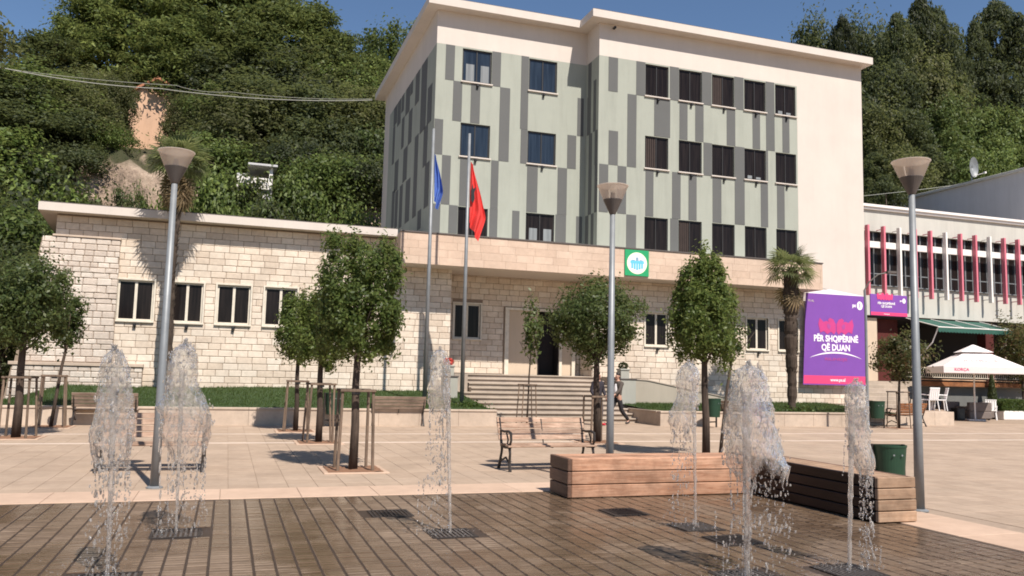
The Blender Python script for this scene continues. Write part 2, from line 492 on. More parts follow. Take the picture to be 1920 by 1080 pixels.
    def prism_x(s, poly, x0, x1):
        n = len(poly)
        vs = [(x0, y, z) for y, z in poly] + [(x1, y, z) for y, z in poly]
        fs = [tuple(range(n-1, -1, -1)), tuple(range(n, 2*n))]
        fs += [(i, (i+1) % n, n+(i+1) % n, n+i) for i in range(n)]
        s.add(vs, fs)
    def mesh(s, name, mats, smooth=False, origin=(0, 0, 0)):
        me = bpy.data.meshes.new(name)
        ox, oy, oz = origin
        v = [(a-ox, b-oy, c-oz) for a, b, c in s.v]
        me.from_pydata(v, [], s.f)
        if not isinstance(mats, (list, tuple)):
            mats = [mats]
        for m in mats:
            me.materials.append(m)
        if len(mats) > 1:
            me.polygons.foreach_set('material_index', s.mi)
        if smooth:
            me.polygons.foreach_set('use_smooth', [True]*len(s.f))
        me.update()
        return me
    def build(s, name, mats, parent=None, smooth=False, origin=None):
        if origin is None:
            origin = parent.get('_o', (0, 0, 0)) if parent is not None else (0, 0, 0)
        return put(name, s.mesh(name, mats, smooth, origin), parent)

def put(name, me, parent=None, loc=None, rot=None, scale=None):
    o = bpy.data.objects.new(name, me)
    COL.objects.link(o)
    if parent is not None:
        o.parent = parent
        o['_o'] = parent.get('_o', (0, 0, 0))
    if loc is not None: o.location = loc
    if rot is not None: o.rotation_euler = rot
    if scale is not None: o.scale = scale
    return o

def tag(o, label=None, cat=None, group=None, kind=None):
    if label: o['label'] = label
    if cat: o['category'] = cat
    if group: o['group'] = group
    if kind: o['kind'] = kind
    return o

def thing(name, label, cat, loc=(0, 0, 0), group=None, rz=0.0, world=False):
    """an Empty at the base of a thing; world=True: its parts are written in world coordinates"""
    o = bpy.data.objects.new(name, None)
    COL.objects.link(o)
    o.location = loc
    o.rotation_euler = (0, 0, rz)
    o['_o'] = tuple(loc) if world else (0.0, 0.0, 0.0)
    return tag(o, label, cat, group)

def np_mesh(name, verts, faces_n, mat, smooth=False):
    """mesh from numpy: verts (N,3); every consecutive faces_n verts form one face"""
    verts = np.asarray(verts, dtype=np.float32)
    N = len(verts); F = N//faces_n
    me = bpy.data.meshes.new(name)
    me.vertices.add(N); me.loops.add(N); me.polygons.add(F)
    me.vertices.foreach_set('co', verts.ravel())
    me.loops.foreach_set('vertex_index', np.arange(N, dtype=np.int32))
    me.polygons.foreach_set('loop_start', np.arange(0, N, faces_n, dtype=np.int32))
    me.update(calc_edges=True)
    me.materials.append(mat)
    return me

def text_mesh(txt, size, mat, extrude=0.004, align='CENTER', bold=0.0, sx=1.0):
    cu = bpy.data.curves.new('txt', 'FONT')
    cu.body = txt; cu.size = size; cu.extrude = extrude
    cu.align_x = align; cu.align_y = 'CENTER'
    cu.offset = bold
    cu.resolution_u = 3
    ob = bpy.data.objects.new('txt', cu)
    COL.objects.link(ob)
    dg = bpy.context.evaluated_depsgraph_get()
    me = bpy.data.meshes.new_from_object(ob.evaluated_get(dg))
    bpy.data.objects.remove(ob, do_unlink=True)
    bpy.data.curves.remove(cu)
    for v in me.vertices:
        x, y, z = v.co
        v.co = (x*sx, -z, y)
    me.materials.clear()
    me.materials.append(mat)
    return me

def facade(b, axis, c, a0, a1, z0, z1, holes, depth, sgn=1):
    """wall sheet on plane y=c (axis 'y') or x=c (axis 'x') with rectangular holes and reveals going sgn*depth inward"""
    As = sorted({a0, a1, *[h[0] for h in holes], *[h[1] for h in holes]})
    Zs = sorted({z0, z1, *[h[2] for h in holes], *[h[3] for h in holes]})
    As = [a for a in As if a0 <= a <= a1]; Zs = [z for z in Zs if z0 <= z <= z1]
    P = (lambda a, d, z: (a, c+sgn*d, z)) if axis == 'y' else (lambda a, d, z: (c+sgn*d, a, z))
    for i in range(len(As)-1):
        for j in range(len(Zs)-1):
            am, zm = (As[i]+As[i+1])/2, (Zs[j]+Zs[j+1])/2
            if any(h[0] < am < h[1] and h[2] < zm < h[3] for h in holes):
                continue
            b.quad(P(As[i], 0, Zs[j]), P(As[i+1], 0, Zs[j]), P(As[i+1], 0, Zs[j+1]), P(As[i], 0, Zs[j+1]))
    for h in holes:
        x0, x1, q0, q1 = max(h[0], a0), min(h[1], a1), max(h[2], z0), min(h[3], z1)
        b.quad(P(x0, 0, q0), P(x0, depth, q0), P(x0, depth, q1), P(x0, 0, q1))
        b.quad(P(x1, 0, q1), P(x1, depth, q1), P(x1, depth, q0), P(x1, 0, q0))
        b.quad(P(x0, 0, q0), P(x1, 0, q0), P(x1, depth, q0), P(x0, depth, q0))
        b.quad(P(x0, 0, q1), P(x0, depth, q1), P(x1, depth, q1), P(x1, 0, q1))

# ================================================================== THE SETTING: ground, paving, lawn, hill
rng = random.Random(7)
g = MB()
g.box(-600, 600, -300, 900, -0.6, -0.035)
tag(g.build('ground', M['plaza_base']), kind='structure')

def topslab(b, x0, x1, y0, y1, z0, z1, c):
    """open-bottomed slab with a chamfered top edge"""
    v = [(x0, y0, z0), (x1, y0, z0), (x1, y1, z0), (x0, y1, z0),
         (x0, y0, z1-c), (x1, y0, z1-c), (x1, y1, z1-c), (x0, y1, z1-c),
         (x0+c, y0+c, z1), (x1-c, y0+c, z1), (x1-c, y1-c, z1), (x0+c, y1-c, z1)]
    f = [(0, 1, 5, 4), (1, 2, 6, 5), (2, 3, 7, 6), (3, 0, 4, 7), (4, 5, 9, 8), (5, 6, 10, 9), (6, 7, 11, 10), (7, 4, 8, 11), (8, 9, 10, 11)]
    b.add(v, f)

def unit_slab(name, lx, ly, h, c, mat, var=0):
    b = MB()
    topslab(b, -lx/2, lx/2, -ly/2, ly/2, -h, 0, c)
    return b.mesh(name, mat)

# plaza paving: slabs 0.4 m square; the largest in the picture are pieces of their own
pv = MB()
pv.box(-60, 70, -25, 43, -0.033, -0.0075)
plaza = tag(pv.build('plaza', M['plaza_base']), kind='structure')
SL = 0.4
slab_me = [unit_slab('paving_slab', SL-0.006, SL-0.006, 0.03, 0.003, M['plaza']) for _ in range(2)]
cand = []
rest = MB()
for j in range(-20, 46):
    for i in range(-34, 86):
        x = -0.1+SL*i; y = 12.32+SL*j
        infount = (x < 8.75 and y < 12.3)
        if infount:
            continue
        if y > 27.3 or (y < 12.2 and x > 16):
            continue
        r = (x*math.cos(YAW)-y*math.sin(YAW))/max(0.1, x*math.sin(YAW)+y*math.cos(YAW))
        if abs(r) < 0.62 and 9.0 < y < 18.6 and x < 12.5:
            cand.append((x*math.sin(YAW)+y*math.cos(YAW), x, y))
        else:
            topslab(rest, x-SL/2+0.003, x+SL/2-0.003, y-SL/2+0.003, y+SL/2-0.003, -0.03, rng.uniform(-0.0015, 0.0), 0.003)
cand.sort()
for k, (d, x, y) in enumerate(cand):
    if k < 300:
        put('paving_slab', slab_me[k % 2], plaza, (x, y, rng.uniform(-0.0015, 0.0)))
    else:
        topslab(rest, x-SL/2+0.003, x+SL/2-0.003, y-SL/2+0.003, y+SL/2-0.003, -0.03, rng.uniform(-0.0015, 0.0), 0.003)
tag(rest.build('far_paving_slabs', M['plaza'], plaza), kind='stuff')

# fountain floor: wet brick pavers laid in rows running towards the building
fb = MB()
fb.box(-14, 7.62, -6, 11.2, -0.034, -0.006)
ffloor = tag(fb.build('fountain_floor', M['paver_joint']), kind='structure')
PX, PY = 0.1775, 0.089
drains = {'C': (2.26, 8.48), 'D': (5.02, 8.29), 'E': (4.21, 6.14), 'F': (5.24, 6.12), 'A': (-0.78, 7.2), 'B': (-0.39, 9.02),
          'dry1': (1.88, 9.78), 'dry2': (4.67, 9.36), 'dry3': (5.02, 7.55)}
pav_me = [unit_slab('paver', PX-0.021, PY-0.011, 0.02, 0.004, M['paver']) for _ in range(3)]
cand = []
rest = MB()
for i in range(-48, 46):
    off = rng.uniform(0, PY)
    for j in range(-8, 130):
        x = PX*(i+0.5)-0.06; y = PY*j+off
        if x > 7.52 or y > 11.14 or y < 0 or x < -8:
            continue
        if any(abs(x-a) < 0.27 and abs(y-b_) < 0.27 for a, b_ in drains.values()):
            continue
        d = x*math.sin(YAW)+y*math.cos(YAW)
        r = (x*math.cos(YAW)-y*math.sin(YAW))/max(0.1, d)
        if abs(r) < 0.60 and d > 6.75:
            cand.append((d, x, y))
        else:
            topslab(rest, x-PX/2+0.0105, x+PX/2-0.0105, y-PY/2+0.0055, y+PY/2-0.0055, -0.02, rng.uniform(-0.003, 0.002), 0.004)
cand.sort()
for k, (d, x, y) in enumerate(cand):
    if k < 300:
        put('paver', pav_me[k % 3], ffloor, (x, y, rng.uniform(-0.003, 0.002)), (rng.uniform(-.01, .01), rng.uniform(-.01, .01), 0))
    else:
        topslab(rest, x-PX/2+0.0105, x+PX/2-0.0105, y-PY/2+0.0055, y+PY/2-0.0055, -0.02, rng.uniform(-0.003, 0.002), 0.004)
tag(rest.build('far_pavers', M['paver'], ffloor), kind='stuff')

# pale pink stone border round the fountain
bb = MB()
bb.box(-30, 8.56, 11.21, 12.10, -0.033, -0.006)
bb.box(7.63, 8.56, -8, 11.20, -0.033, -0.006)
border = tag(bb.build('fountain_border', M['mortar']), kind='structure')
for i in range(-28, 9):
    x0 = i*1.0; x1 = min(x0+1.0, 8.55)
    if x1-x0 < 0.2: continue
    s = MB(); topslab(s, x0+0.003, x1-0.003, 11.215, 12.095, -0.03, 0.004, 0.004)
    s.build('border_stone', M['border'], border)
for j in range(-4, 12):
    y0 = j*1.0-0.8; y1 = y0+1.0
    if y1 > 11.21: y1 = 11.21
    s = MB(); topslab(s, 7.635, 8.55, y0+0.003, y1-0.003, -0.03, 0.004, 0.004)
    s.build('border_stone', M['border'], border)

# two thin pale stripes set in the paving
for yy in (19.2, 21.75):
    s = MB()
    s.box(-30, 60, yy, yy+0.17, -0.03, 0.0035)
    tag(s.build('paving_stripe', M['stripe']), kind='structure')

# lawns: turf sheets that rise from the kerb wall to the building
def lawn(name, x0, x1, y0, y1, zf, n=26000, seed=3):
    b = MB(); nx = 40; ny = 10
    P = [[(x0+(x1-x0)*i/nx, y0+(y1-y0)*j/ny) for i in range(nx+1)] for j in range(ny+1)]
    vs = [(x, y, zf(x, y)) for row in P for x, y in row]
    fs = [(j*(nx+1)+i, j*(nx+1)+i+1, (j+1)*(nx+1)+i+1, (j+1)*(nx+1)+i) for j in range(ny) for i in range(nx)]
    b.add(vs, fs)
    tag(b.build(name, M['lawn'], smooth=True), kind='structure')
    r = np.random.default_rng(seed)
    X = r.uniform(x0, x1, n); Y = r.uniform(y0, y1, n)
    Z = np.array([zf(a, c) for a, c in zip(X, Y)])
    h = r.uniform(0.03, 0.09, n); w = r.uniform(0.006, 0.014, n); a = r.uniform(0, PI, n)
    lx = r.normal(0, 0.025, n); ly = r.normal(0, 0.025, n)
    V = np.zeros((n, 3, 3))
    V[:, 0] = np.stack([X-w*np.cos(a), Y-w*np.sin(a), Z-0.01], 1)
    V[:, 1] = np.stack([X+w*np.cos(a), Y+w*np.sin(a), Z-0.01], 1)
    V[:, 2] = np.stack([X+lx, Y+ly, Z+h], 1)
    o = put('grass', np_mesh('grass', V.reshape(-1, 3), 3, M['grassblade']))
    tag(o, 'short green grass on the lawn beside the %s' % ('entrance steps and ramp' if x0 > 10 else 'low stone wing'), kind='stuff')
def zl(x, y):
    t = min(1, max(0, (y-25.3)/4.4)); e = min(1, max(0, (x+6.4)/1.6))
    return 0.44 + 0.06*e + (0.46*t + 0.03*math.sin(x*0.9)*t)*e
def zr(x, y):
    t = min(1, max(0, (y-25.5)/4.0))
    return 0.47+0.22*t
lawn('lawn', -6.6, 7.9, 25.22, 29.75, zl)
lawn('lawn', 13.95, 24.2, 25.42, 29.75, zr, 20000, 5)

# hillside behind the buildings
from mathutils import noise as mnoise
def hash3(x, y):
    return mnoise.noise(Vector((x, y, 3.7)))
def hn(x, y):
    return (math.sin(x*0.21+1.3)*math.cos(y*0.17+0.4)*1.0 + math.sin(x*0.53+y*0.31)*0.45 + math.sin(x*1.31-y*0.9)*0.22 + math.sin(x*2.7+y*2.1)*0.12
            + (hash3(x*0.7, y*0.9)*1.3+hash3(x*1.9, y*2.2)*0.8+hash3(x*4.1, y*4.2)*0.4 if y < 57 else 0.0))
HP = [(43, -0.3), (46, 3.5), (50.5, 6.5), (53.5, 13.2), (60, 15.5), (68, 18.5), (76, 22), (95, 29), (120, 33), (200, 34), (420, 20)]
def hill(x, y):
    for (a, za), (b_, zb) in zip(HP, HP[1:]):
        if a <= y <= b_:
            z = za+(zb-za)*(y-a)/(b_-a)
            break
    else:
        z = -0.3 if y < 43 else 20
    return z + hn(x, y)*min(1.0, max(0.0, (y-44)/6))
def hillmat():
    b = NB('hillside_ground')
    geo = b.n('ShaderNodeNewGeometry')
    w = geo.outputs['Position']
    sx = b.n('ShaderNodeSeparateXYZ'); b.l(geo.outputs['Normal'], sx.inputs[0])
    rock = b.ramp(b.noise(0.8, 8, 0.75, w, (1, 1, 0.5)), [(0.30, (0.07, 0.06, 0.045)), (0.42, (0.27, 0.20, 0.15)), (0.55, (0.42, 0.32, 0.24)), (0.75, (0.55, 0.44, 0.35))])
    earth = b.ramp(b.noise(0.5, 6, 0.7, w), [(0.35, (0.035, 0.045, 0.018)), (0.7, (0.10, 0.085, 0.05))])
    k = b.math('ADD', sx.outputs['Z'], b.math('MULTIPLY', b.noise(0.35, 4, 0.6, w), 0.3))
    col = b.mix(rock, earth, b.ramp(k, [(0.66, 0.0), (0.84, 1.0)]))
    return b.bsdf(col, 0.95, 0, 0.2, b.noise(2.2, 7, 0.7, w), 1.0, 0.35)
M['hill'] = hillmat()
hb = MB()
xs = [-110+3*k for k in range(28)] + [-26+0.6*k for k in range(80)] + [22+2.5*k for k in range(68)]
ys = [43+0.75*k for k in range(8)] + [49+0.25*k for k in range(26)] + [55.5+0.75*k for k in range(8)] + [61+2.5*k for k in range(30)] + [140, 160, 200, 260, 340, 420]
for y in ys:
    for x in xs:
        hb.v.append((x, y, hill(x, y)))
nx = len(xs)
for j in range(len(ys)-1):
    for i in range(nx-1):
        hb.f.append((j*nx+i, j*nx+i+1, (j+1)*nx+i+1, (j+1)*nx+i)); hb.mi.append(0)
tag(hb.build('hillside', M['hill'], smooth=True), kind='structure')

# ================================================================== LOW KERB WALLS
def kerbwall(label, x0, x1, yf, yb, h, L=1.25, endl=False):
    t = thing('kerb_wall', label, 'low wall', (x0, yf, 0), world=True)
    n = max(1, round((x1-x0)/L))
    for i in range(n):
        a = x0+(x1-x0)*i/n; c = x0+(x1-x0)*(i+1)/n
        s = MB(); s.box(a+0.002, c-0.002, yf, yb, -0.02, h-0.06, 0.006); s.build('kerb_stone', M['kerb'], t)
        s = MB(); s.box(a+0.002, c-0.002, yf-0.025, yb+0.02, h-0.06, h, 0.008); s.build('coping_stone', M['kerb'], t)
    return t
kerbwall('long low pale stone wall holding the lawn below the low stone wing', -8.0, 8.05, 25.0, 25.22, 0.5)
kr = kerbwall('low pale stone wall holding the lawn right of the entrance steps', 13.9, 22.6, 25.2, 25.42, 0.5)
s = MB(); s.box(13.9, 14.12, 25.425, 27.6, -0.02, 0.44, 0.006); s.build('kerb_stone', M['kerb'], kr)
s = MB(); s.box(13.88, 14.14, 25.445, 27.62, 0.44, 0.5, 0.006); s.build('coping_stone', M['kerb'], kr)
pf = thing('paved_platform', 'raised paved platform with pale block edge in front of the cafe', 'platform', (22.7, 26.1, 0), world=True)
for i in range(5):
    a = 22.7+0.98*i
    s = MB(); s.box(a+0.002, a+0.977, 26.1, 26.4, -0.02, 0.53, 0.008); s.build('edge_stone', M['kerb'], pf)
s = MB(); s.prism([(22.7, 26.403), (27.6, 26.403), (29.4, 28.4), (29.4, 29.65), (22.7, 29.65)], -0.02, 0.525); s.build('platform_floor', M['plaza'], pf)

# ================================================================== TOWN HALL
TH = thing('town_hall', 'pale green and white office block with dark stripes above a stone-clad ground floor', 'building', (13.5, 29.7, 0), world=True)
YR, YL, YS, YW2 = 29.7, 30.95, 29.7, 30.95
# ---- stone ground floor
lowwin = [(-3.52, -2.43), (-1.89, -0.90), (-0.46, 0.62), (1.08, 2.16)]
LZ = (3.07, 4.40)
rightwin = [(15.68, 16.70), (18.60, 19.83), (20.41, 21.45), (21.99, 22.95)]
RZ = (2.87, 4.20)
w2win = [(8.13, 9.20)]
W2Z = (2.94, 4.28)
DOORZ = 4.12
sw = MB()
facade(sw, 'y', YS+0.02, -5.45, 7.66, 0.35, 6.40, [(a, c, *LZ) for a, c in lowwin], 0.13)
facade(sw, 'y', YS+0.02, 13.42, 26.50, 0.2, 5.40, [(a, c, *RZ) for a, c in rightwin], 0.13)
facade(sw, 'y', YW2+0.02, 7.66, 13.40, 1.40, 5.40, [(a, c, *W2Z) for a, c in w2win]+[(10.2, 13.2, 1.4, DOORZ+0.1)], 0.13)
sw.quad((7.66, YS+0.02, 0.3), (7.66, YW2+0.02, 0.3), (7.66, YW2+0.02, 5.4), (7.66, YS+0.02, 5.4))
sw.quad((13.42, YW2+0.02, 0.3), (13.42, YS+0.02, 0.3), (13.42, YS+0.02, 5.4), (13.42, YW2+0.02, 5.4))
sw.quad((-5.45, YS+0.02, 0.3), (-5.45, YS+0.02, 6.4), (-5.9, 42, 6.4), (-5.9, 42, 0.3))
stonewall = sw.build('stone_wall', M['mortar'], TH)

stone_me = []
for k in range(4):
    b = MB(); b.box(-0.22, 0.22, -0.025, 0.025, -0.1, 0.1, 0.007+0.003*k); stone_me.append(b.mesh('stone', M['ashlar']))
rub_me = []
for k in range(4):
    b = MB(); b.box(-0.22, 0.22, -0.04, 0.04, -0.1, 0.1, 0.022)
    b.v = [(x+rng.uniform(-.012, .012), y+rng.uniform(-.01, .01), z+rng.uniform(-.008, .008)) for x, y, z in b.v]
    rub_me.append(b.mesh('stone', M['rubble']))
stones = []      # (priority, kind, x, y, z, L, h, along)
def courses(x0, x1, z0, z1, h, L, y, holes, kind='ashlar', along='x', lo=None, vary=0.0):
    z = z0; row = 0
    while z < z1-0.04:
        hh = h*(1+rng.uniform(-vary, vary))
        if z+hh > z1: hh = z1-z
        xa = x0 if lo is None else lo(z+hh/2)
        x = xa - (rng.uniform(0.2, 0.6)*L if row % 2 else rng.uniform(0, 0.15)*L)
        while x < x1:
            l = L*rng.uniform(1-0.16-vary, 1+0.16+vary)
            a, c = max(x, xa), min(x+l, x1)
            x += l
            parts = [(a, c)]
            for h0, h1, q0, q1 in holes:
                if z+hh*0.6 > q0 and z+hh*0.4 < q1:
                    nw = []
                    for p, q in parts:
                        if q <= h0 or p >= h1: nw.append((p, q))
                        else:
                            if p < h0: nw.append((p, h0))
                            if q > h1: nw.append((h1, q))
                    parts = nw
            for p, q in parts:
                if q-p > 0.05:
                    stones.append((kind, (p+q)/2, y, z+hh/2, q-p-0.012, hh-0.012, along))
        z += hh; row += 1
tr = 0.06
lowh = [(a-tr, c+tr, LZ[0]-tr-.02, LZ[1]+tr) for a, c in lowwin]
courses(-5.45, 7.68, 0.87, 6.40, 0.22, 0.455, YS, lowh+[(-9, -3.62, 0, 5.62)])
courses(-4.7, 7.68, 0.43, 0.87, 0.22, 0.36, YS-0.03, [], 'rubble', 'x', None, 0.15)
courses(13.42, 26.50, 0.67, 5.40, 0.22, 0.47, YS, [(a-tr, c+tr, RZ[0]-tr-.02, RZ[1]+tr) for a, c in rightwin])
courses(13.42, 26.50, 0.23, 0.67, 0.22, 0.40, YS-0.02, [], 'rubble', 'x', None, 0.15)
courses(7.68, 13.40, 1.61, 5.40, 0.22, 0.455, YW2, [(a-tr, c+tr, W2Z[0]-tr-.02, W2Z[1]+tr) for a, c in w2win]+[(10.14, 13.26, 1.4, DOORZ+0.16)])
courses(YS+0.03, YW2, 1.61, 5.40, 0.22, 0.455, 13.42, [], 'ashlar', 'y')
# the rough buttress at the left end, leaning outwards to its foot
courses(-6.3, -3.52, 1.67, 5.66, 0.205, 0.36, YS-0.14, [], 'rubble', 'x', lambda z: -5.78-0.105*(5.66-z), 0.22)
courses(-6.6, -2.6, 0.35, 1.55, 0.2, 0.33, YS-0.26, [], 'rubble', 'x', lambda z: -6.3-0.12*(1.6-z), 0.25)
def px_of(x, y, z):
    v = Vector((x, y, z-CAM_H))
    d = v.dot(fw)
    return 960+FPX*v.dot(rt)/d, 540-FPX*v.dot(up)/d
single = []
rub = MB(); ash = MB()
O = TH['_o']
for st in stones:
    kind, x, y, z, L, h, al = st
    px, py = px_of(x, y, z) if al == 'x' else (0, 0)
    ok = al == 'x' and ((kind == 'ashlar' and ((225 < px < 595 and 470 < py < 720 and L > 0.2) or (1150 < px < 1250 and 620 < py < 720)))
                        or (kind == 'rubble' and 100 < px < 222 and 455 < py < 560))
    if ok and len(single) < 300:
        single.append(st)
        me = (stone_me if kind == 'ashlar' else rub_me)[rng.randrange(4)]
        put('stone', me, stonewall, (x-O[0], y+0.025+rng.uniform(-.004, .004)-O[1], z-O[2]), None, (L/0.44, 1, h/0.2))
    else:
        b = ash if kind == 'ashlar' else rub
        dpt = rng.uniform(-.004, .004)
        if al == 'x':
            b.box(x-L/2, x+L/2, y+dpt, y+0.05, z-h/2, z+h/2, 0.009 if kind == 'ashlar' else 0.02)
        else:
            b.box(y-0.0+dpt-0.02, y+0.03, x-L/2, x+L/2, z-h/2, z+h/2, 0.009)
tag(ash.build('ashlar_courses', M['ashlar'], stonewall), kind='stuff')
tag(rub.build('rubble_courses', M['rubble'], stonewall), kind='stuff')
bt = MB()
bt.prism_y([(-6.30, 1.6), (-3.53, 1.6), (-3.53, 5.60), (-5.80, 5.60)], YS-0.115, YS+0.015)
bt.prism_y([(-6.55, 0.0), (-2.6, 0.0), (-2.6, 1.55), (-6.33, 1.55)], YS-0.235, YS+0.012)
bt.build('buttress', M['mortar'], TH)
bt = MB(); bt.box(-6.42, -2.58, YS-0.30, YS-0.02, 1.555, 1.66, 0.01)
bt.build('ledge', M['kerb'], TH)
bt = MB(); bt.box(-5.5, -3.50, YS-0.17, YS-0.02, 5.665, 5.73, 0.01); bt.build('ledge', M['kerb'], TH)

# ---- window helpers
floor_light = MB()
floor_light.box(-0.05, 0.05, -0.12, -0.02, -0.02, 0.07, 0.01)
floor_light.box(-0.012, 0.012, -0.05, 0.0, -0.1, -0.01)
fl_me = floor_light.mesh('floodlight', M['black'])
def window(x0, x1, z0, z1, y, style, light=True):
    """sunk casement: frame > panes, sill"""
    f = MB(); d = 0.11; fr = 0.045 if style == 'dark' else 0.06
    fm = M['frame_dark'] if style != 'pale' else M['frame_pale']
    mid = 0.045 if style != 'pale' else 0.085
    yy = y+d
    f.box(x0, x0+fr, yy-0.05, yy, z0, z1); f.box(x1-fr, x1, yy-0.05, yy, z0, z1)
    f.box(x0+fr, x1-fr, yy-0.05, yy, z1-fr, z1); f.box(x0+fr, x1-fr, yy-0.05, yy, z0, z0+fr)
    xm = (x0+x1)/2
    f.box(xm-mid/2, xm+mid/2, yy-0.055, yy, z0+fr, z1-fr)
    if style == 'pale':
        t = 0.055; py_ = y-0.03
        f.box(x0-t, x0, py_, y+0.06, z0-t, z1+t); f.box(x1, x1+t, py_, y+0.06, z0-t, z1+t)
        f.box(x0, x1, py_, y+0.06, z1, z1+t)
    w = f.build('window', fm, TH)
    gm = M['glass_blue'] if style == 'blue' else M['glass']
    for a, c in ((x0+fr, xm-mid/2), (xm+mid/2, x1-fr)):
        p = MB(); p.box(a-0.004, c+0.004, yy-0.03, yy-0.018, z0+fr-0.004, z1-fr+0.004)
        p.build('pane', gm, w)
    s = MB(); s.box(x0-0.05, x1+0.05, y-0.07, y+0.06, z0-0.055, z0-0.002, 0.006)
    s.build('sill', M['frame_pale'] if style == 'pale' else M['white'], w)
    if light:
        put('floodlight', fl_me, TH, (xm+0.03-O[0], y-O[1], z0-0.16-O[2]))
    return w
for a, c in lowwin: window(a, c, *LZ, YS, 'pale')
for a, c in rightwin: window(a, c, *RZ, YS, 'pale')
for a, c in w2win: window(a, c, *W2Z, YW2, 'pale', False)
# ---- entrance: smooth surround, dark open doorway
d = MB()
d.box(10.2, 10.36, YW2-0.06, YW2+0.1, 1.6, DOORZ); d.box(13.04, 13.2, YW2-0.06, YW2+0.1, 1.6, DOORZ)
d.box(10.2, 13.2, YW2-0.06, YW2+0.1, DOORZ+0.003, DOORZ+0.1)
d.box(12.50, 12.62, YW2-0.04, YW2+0.1, 1.6, DOORZ-0.003)
ds = d.build('door_surround', M['frame_pale'], TH)
d = MB(); d.box(10.363, 11.60, YW2+0.04, YW2+0.14, 1.6, DOORZ-0.003); d.build('door_panel', M['beige'], TH)
d = MB(); d.box(12.625, 13.037, YW2+0.04, YW2+0.14, 1.6, DOORZ-0.003); d.build('door_panel', M['beige'], TH)
d = MB(); d.box(11.603, 12.497, YW2+0.55, YW2+0.6, 1.6, DOORZ); d.box(11.603, 11.64, YW2+0.02, YW2+0.55, 1.6, DOORZ)
d.box(12.46, 12.497, YW2+0.02, YW2+0.55, 1.6, DOORZ); d.build('doorway', M['darkint'], TH)
# ---- low wing roof slab and entrance canopy
r_ = MB()
r_.prism([(-5.90, 29.2), (5.50, 29.2), (5.50, 42), (-7.0, 42)], 6.42, 6.68)
r_.build('roof_slab', M['white'], TH)
r_ = MB()
r_.box(-5.86, 5.50, 29.22, 29.3, 6.683, 6.71)
r_.build('coping', M['coping'], TH)
CX0, CX1, CY = 5.52, 23.3, 28.5
cb = MB()
cb.box(CX0, CX1, CY+0.02, 31.5, 5.40, 6.50)
can = cb.build('canopy', M['soffit'], TH)
z = 5.402; row = 0
cs_ = MB(); singles = 0
jb = MB(); jb.box(CX0+0.002, CX1-0.002, CY+0.012, CY+0.019, 5.41, 6.49); jb.build('canopy_joints', M['slipjoint'], can)
for row in range(4):
    z0 = 5.40+0.275*row; x = CX0 - (0.35 if row % 2 else 0.0)
    while x < CX1:
        l = rng.uniform(0.55, 0.85); a, c = max(x, CX0), min(x+l, CX1); x += l
        if c-a < 0.05: continue
        s = MB(); s.box(a+0.002, c-0.002, CY+rng.uniform(-.002, .002), CY+0.03, z0+0.002, z0+0.273, 0.003)
        s.build('facing_stone', M['slipstone'], can)
    for k in range(4):      # left end of the canopy
        pass
s = MB(); s.box(CX0-0.03, CX0-0.001, CY+0.002, 29.18, 5.40, 6.50); s.build('facing_stone', M['slipstone'], can)
s = MB(); s.box(CX0-0.05, CX1+0.02, CY-0.03, CY+0.22, 6.503, 6.55); s.build('coping', M['coping'], can)
s = MB(); s.box(CX0, CX1, CY+0.22, 31.0, 6.503, 6.53); s.build('roof_felt', M['concrete'], can)
# ---- tower block
TZ0, TZG, TZS = 6.3, 14.52, 15.88
cols = [(15.61, 16.68), (17.17, 18.26), (18.75, 19.84), (20.34, 21.42), (21.91, 22.97)]
rows = [(13.12, 14.46), (10.09, 11.43), (6.72, 8.07)]
holesR = [(a, c, q0, q1) for a, c in cols for q0, q1 in rows]
colsL = [(8.16, 9.38), (10.97, 12.20)]
holesL = [(a, c, q0, q1) for a, c in colsL for q0, q1 in rows]
tw = MB()
facade(tw, 'y', YR, 13.52, 23.05, TZ0, TZG, holesR, 0.12)
facade(tw, 'y', YL, 7.10, 13.52, TZ0, TZG, holesL, 0.12)
tw.quad((13.52, YL, TZ0), (13.52, YR, TZ0), (13.52, YR, TZG), (13.52, YL, TZG))
tw.quad((7.10, 41.0, TZ0), (7.10, YL, TZ0), (7.10, YL, TZG), (7.10, 41.0, TZG))
tw.build('green_wall', M['green'], TH)
tw = MB()
tw.quad((13.52, YR, TZG), (26.55, YR, TZG), (26.55, YR, TZS), (13.52, YR, TZS))
tw.quad((23.05, YR, 3.2), (26.55, YR-0.0, 3.2), (26.55, YR, TZG), (23.05, YR, TZG))
tw.quad((7.10, YL, TZG), (13.52, YL, TZG), (13.52, YL, TZS), (7.10, YL, TZS))
tw.quad((13.52, YL, TZG), (13.52, YR, TZG), (13.52, YR, TZS), (13.52, YL, TZS))
tw.quad((7.10, 42.4, TZG), (7.10, YL, TZG), (7.10, YL, TZS), (7.10, 42.4, TZS))
tw.quad((7.10, 42.4, TZ0), (7.10, 41.0, TZ0), (7.10, 41.0, TZG), (7.10, 42.4, TZG))
tw.quad((26.55, YR, 0), (26.55, 42.4, 0), (26.55, 42.4, TZS), (26.55, YR, TZS))
tw.quad((26.55, 42.4, 0), (7.10, 42.4, 0), (7.10, 42.4, TZS), (26.55, 42.4, TZS))
tw.build('white_wall', M['white'], TH)
rf = MB()
rf.prism([(6.62, 30.45), (13.0, 30.45), (13.0, 29.2), (26.78, 29.2), (26.78, 43.0), (6.62, 43.0)], TZS, 16.19)
rf.build('tower_roof', M['white'], TH)
rf = MB()
rf.prism([(6.66, 30.49), (13.04, 30.49), (13.04, 29.24), (26.74, 29.24), (26.74, 42.96), (6.66, 42.96)], 16.193, 16.23)
rf.build('roof_coping', M['coping'], TH)
